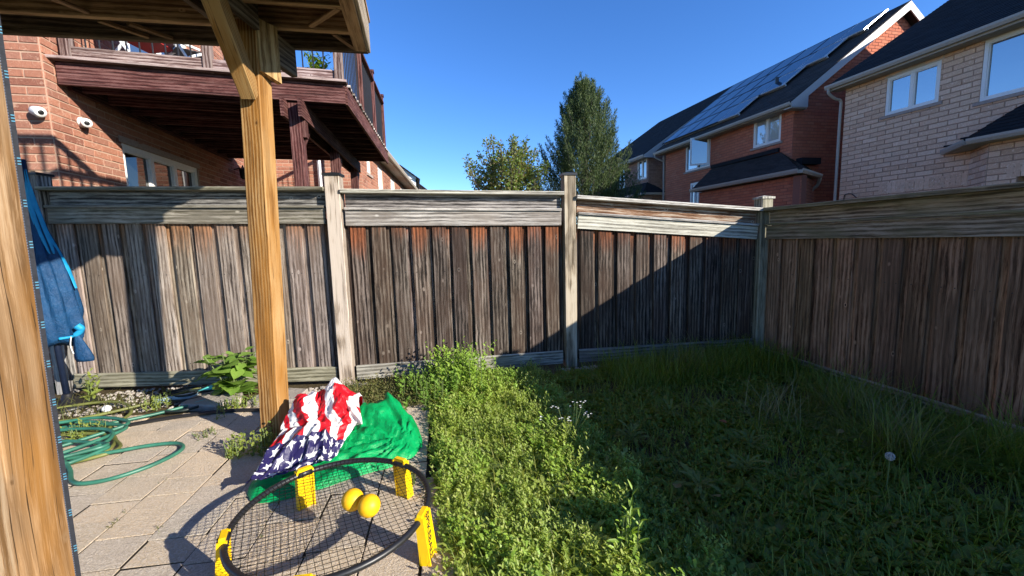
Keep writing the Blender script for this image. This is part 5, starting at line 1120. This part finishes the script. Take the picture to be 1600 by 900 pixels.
# strap beside the near post
sp_ = thing('webbing_strap', 'black webbing strap with cyan stitching hanging along the near post', 'strap', (-1.02,1.48,0))
sx = V((-1.0635,1.4175,0)); sdir = V((.80,.60,0)).normalized()
sup = V((.003,.050,2.78)).normalized()
b = MB(); b.obox(sx, sdir, (-sdir.y, sdir.x, 0), sup, (-.006,-.002,.02), (.006,.002,2.74)); b.build('webbing', MAT['strap_cloth'], sp_)
sdn = V((sdir.y, -sdir.x, 0))
c = MB()
for z in np.arange(.1, 2.6, .115):
    for k in range(3): c.obox(sx, sdir, sdn, sup, (-.001,.0022,z+k*.008), (.0058,.0032,z+k*.008+.0028))
c.build('stitching', MAT['cyan_thread'], sp_)['kind'] = 'stuff'
c = MB()
for z in np.arange(.05, 2.65, .0075): c.obox(sx, sdir, sdn, sup, (-.0058,.0022,z), (-.0040,.003,z+.0035))
c.build('edge_teeth', MAT['pale_thread'], sp_)['kind'] = 'stuff'

# ------------------------------------------------------------------ green cloth and flag
def fb(p, o=4): return mnoise.fractal(V(p), .8, 2.0, o)
def ridge(x, y, s, seed): return 1 - abs(mnoise.noise(V((x*s + .35*mnoise.noise(V((x*3,y*3,seed))), y*s, seed))))*2.2
outline = [(-.99,2.46),(-.93,2.70),(-.78,2.98),(-.60,3.14),(-.46,3.20),(-.30,3.24),(-.12,3.06),(-.03,2.78),(-.09,2.55),(-.22,2.45),(-.45,2.38),(-.66,2.30),(-.82,2.26),(-.93,2.32)]
ol = catmull([(x,y,0) for x,y in outline], 8, True); gc = V((-.47,2.74,0)); na, nr = len(ol), 56
vs = [];
for j in range(nr+1):
    f = j/nr
    for i in range(na):
        e = ol[i]; p = gc.lerp(e, f); x, y = p.x, p.y; edge = max(0., 1-f**3.2)
        lump = .235*math.exp(-(((x+.27)/.21)**2 + ((y-3.02)/.24)**2)) + .10*math.exp(-(((x+.10)/.10)**2 + ((y-2.76)/.18)**2)) + .045 + .02*math.exp(-(((x+.55)/.22)**2 + ((y-2.62)/.2)**2))
        lump -= .15*math.exp(-(((x+.335)/.048)**2 + ((y-3.05)/.06)**2))
        dx_, dy_ = x+.12, y-2.62; ang = math.atan2(dy_, dx_); rad = math.hypot(dx_, dy_)
        cz = lambda a_, b_, sc, sd: max(0., 1 - abs(mnoise.noise(V((a_*sc + .3*mnoise.noise(V((a_*3,b_*3,sd))), b_*sc, sd))))*4.5)
        fold = .030*cz(ang*1.7, rad*.5, 2.0, 3.1) + .018*cz(x*.6+y*.9, x*1.1-y*.5, 4., 7.7) + .007*cz(x*.5+y, x-y*.4, 9., 1.3) + .003*cz(x, y, 20., 5.3) + .012*fb((x*4,y*4,2.2), 2)
        z = .006 + edge**.55*(lump + fold*1.25)
        vs.append((x + .012*fb((x*8,y*8,5)), y + .012*fb((x*8,y*8,9)), z))
F = [(j*na+i, j*na+(i+1)%na, (j+1)*na+(i+1)%na, (j+1)*na+i) for j in range(nr) for i in range(na)]
gco = obj('green_cloth', vs, F, MAT['green_cloth'], None, True); tag(gco, 'crumpled bright green nylon cloth lying on the pavers by the timber post', 'cloth')
def flag():
    nu, nv = 90, 122; vs, uv = [], []
    for j in range(nv+1):
        t = -1.0 + 2.6*j/nv       # below 0 the starred canton lies on the cloth in front; 0..1 the striped front; over 1 the back
        for i in range(nu+1):
            s = -1 + 2*i/nu
            # crest of the heap: leaning on the post at the left, its highest point right of the middle
            crest = .315 + .105*math.exp(-((s-.22)/.42)**2) + .02*math.exp(-((s+.6)/.3)**2) - .02*max(0,s-.5)
            xs = -.66 + .235*s; y0 = 2.77 - .03*s
            if t < 0:
                q = -t/.75
                x = xs*(1-q) + q*(-.735 + .215*s) + .012*math.sin(5*s); y = y0 - q*(.30 - .08*s) ; z = .10*max(0., 1-q)**.7 + .085 + .02*max(0., q-1) + .05*math.sin(3.1*min(q,1))*(1-s*s)
            elif t <= 1:
                x = xs*(1-.06*t) - .02*t + .018*math.sin(3*t+2*s); y = y0 + .15*t - .05*(1-s*s)*math.sin(math.pi*t); z = .165*(1-t) + crest*t**.9
            else:
                q = (t-1)/.6; x = xs*.94 - .02; y = y0 + .15 + .14*q**.8; z = crest*(1 - q**1.7*.95)
            k = max(0., 1 - abs(s)**6)
            f = .055*max(0, ridge(s*1.0 + .45*t, t*.4, 1.7, 4.4))**1.5 + .030*max(0, ridge(s*.8 - .5*t, t*.7, 3.0, 8.8))**1.6 + .010*max(0, ridge(s, t, 8., 2.2))
            ph = 1.15 - .65*max(0, min(1, (t + .25)*3)) + 1.0*max(0, min(1, (t - .45)/.7)) + .5*max(0, min(1, (t-1)/.5)); nrm = V((.2*s, -math.cos(ph), math.sin(ph)))
            f *= 1 - .45*math.exp(-((t-1)/.18)**2)
            p = V((x,y,z)) + nrm*(f - .012)*(.35+.65*k)
            vs.append((p.x, p.y, max(.02, p.z)))
            bend = .10*math.sin(2.6*t + 1.2*s) + .07*fb((s*1.6,t*1.6,3.3)); uv.append((s*.42 + .5 + bend + .10*max(0,t), (t+.44)*.55 + .035*fb((s*2,t*2,7)) + .02*s))
    F = [(j*(nu+1)+i, j*(nu+1)+i+1, (j+1)*(nu+1)+i+1, (j+1)*(nu+1)+i) for j in range(nv) for i in range(nu)]
    me = npmesh('striped_flag', vs, F, MAT['flag_cloth'], True, uv); o = inst('striped_flag', me); return tag(o, 'crumpled American flag heaped against the timber post on the green cloth', 'flag')
flag()

# ------------------------------------------------------------------ round net game set with two balls
sk = thing('net_game_set', 'round black net on a rim with yellow legs standing on the patio', 'net set', (-.41,1.825,0)); C0 = V((-.41,1.825,.192)); RR = .405
MB().tube([C0 + V((math.cos(6.2832*i/64)*RR, math.sin(6.2832*i/64)*RR, 0)) for i in range(64)], .0135, 10, closed=True).build('rim', MAT['black_plastic'], sk, True)
nb = MB(); g = .0265
def sag(x, y): return -.018*(1-(x*x+y*y)/(RR*RR))
for fam in (0, 1):
    a = .18 + fam*math.pi/2 + (.12 if fam else 0); d, n_ = V((math.cos(a),math.sin(a),0)), V((-math.sin(a),math.cos(a),0)); k = int(RR/g)
    for i in range(-k, k+1):
        h = i*g; half = math.sqrt(max(0, (RR-.004)**2 - h*h))
        if half < .03: continue
        m_ = max(6, int(half*2/.045)); ps = []
        for j in range(m_+1):
            s_ = -half + 2*half*j/m_; p = n_*(h + .004*mnoise.noise(V((s_*6,h*30,fam)))) + d*s_; ps.append(C0 + p + V((0,0,sag(p.x,p.y))))
        nb.tube(ps, .0012, 3, cap=False)
for i in range(120):   # lashing of the net round the rim
    a = 6.2832*i/120; e = V((math.cos(a),math.sin(a),0)); nb.tube([C0+e*(RR-.03)+V((0,0,-.001)), C0+e*(RR-.006)+V((0,0,.014)), C0+e*(RR+.013)+V((0,0,.004)), C0+e*(RR-.004)+V((0,0,-.013))], .0011, 3, cap=False)
nb.build('net', MAT['net_cord'], sk)
for k in range(5):
    a = R(121 + 72*k); e = V((math.cos(a),math.sin(a),0)); tg = V((-math.sin(a),math.cos(a),0)); o = C0 + e*(RR+.004); o.z = 0
    b = MB(); up = V((e.x*-.06,e.y*-.06,1)).normalized()
    b.prism([(-.043,0),(.043,0),(.036,.215),(.030,.222),(-.030,.222),(-.036,.215)], o - e*.011 + e*.012, tg, up, e, .022)
    for sgn in (-1, 1): b.prism([(-.018,0),(.03,0),(.018,.21),(-.018,.21)], o + tg*(sgn*.037) + e*.012 - tg*.004, e, up, tg, .008)
    lg = b.build('leg', MAT['yellow_plastic'], sk)
    cv = bpy.data.curves.new('lettering', 'FONT'); cv.body = 'SPIKEBALL'; cv.size = .046; cv.extrude = .0006; cv.align_x = 'CENTER'; cv.align_y = 'CENTER'; cv.materials.append(MAT['black_print'])
    tmp = bpy.data.objects.new('lettering', cv); COL.objects.link(tmp); dg = bpy.context.evaluated_depsgraph_get(); me = bpy.data.meshes.new_from_object(tmp.evaluated_get(dg)); bpy.data.objects.remove(tmp)
    q = o + e*.0245 + up*.112; w = e.copy(); M = Matrix((-up, tg, (-up).cross(tg))).transposed().to_4x4(); 
    if M.to_3x3().col[2].dot(e) < 0: M = Matrix((up, tg, up.cross(tg))).transposed().to_4x4()
    M.translation = q + e*.008; me.materials.clear(); me.materials.append(MAT['black_print']); inst('lettering', me, lg, M)
    MB().prism([(-.043,0),(.043,0),(.036,.2),(-.036,.2)], o + e*.0235 + up*.004, tg, up, e, .0075).build('face_plate', MAT['yellow_plastic'], lg)
    MB().tube([C0 + V((math.cos(a-.09)*RR, math.sin(a-.09)*RR, 0)), C0 + e*RR*1.002, C0 + V((math.cos(a+.09)*RR, math.sin(a+.09)*RR, 0))], .0165, 10).build('rim_grip', MAT['black_plastic'], lg, True)
def ball(c, lab):
    t = bpy.data.meshes.new('yellow_ball'); vs, fs = [], []; nu, nv = 28, 18; r = .0475
    for j in range(nv+1):
        th = math.pi*j/nv
        for i in range(nu): ph = 2*math.pi*i/nu; vs.append((r*math.sin(th)*math.cos(ph), r*math.sin(th)*math.sin(ph), r*math.cos(th)))
    fs = [(j*nu+i, (j+1)*nu+i, (j+1)*nu+(i+1)%nu, j*nu+(i+1)%nu) for j in range(nv) for i in range(nu)]
    M = Matrix.Translation(c) @ Matrix.Rotation(.5,4,'X') @ Matrix.Rotation(.4,4,'Y')
    o = obj('yellow_ball', vs, fs, MAT['yellow_rubber'], None, True, M); return tag(o, lab, 'ball', 'yellow balls on the net')
ball((-.2585,1.762,.221), 'yellow rubber ball on the net, the nearer one in front of the other'); ball((-.335,1.825,.221), 'yellow rubber ball on the net, half hidden behind the nearer ball')
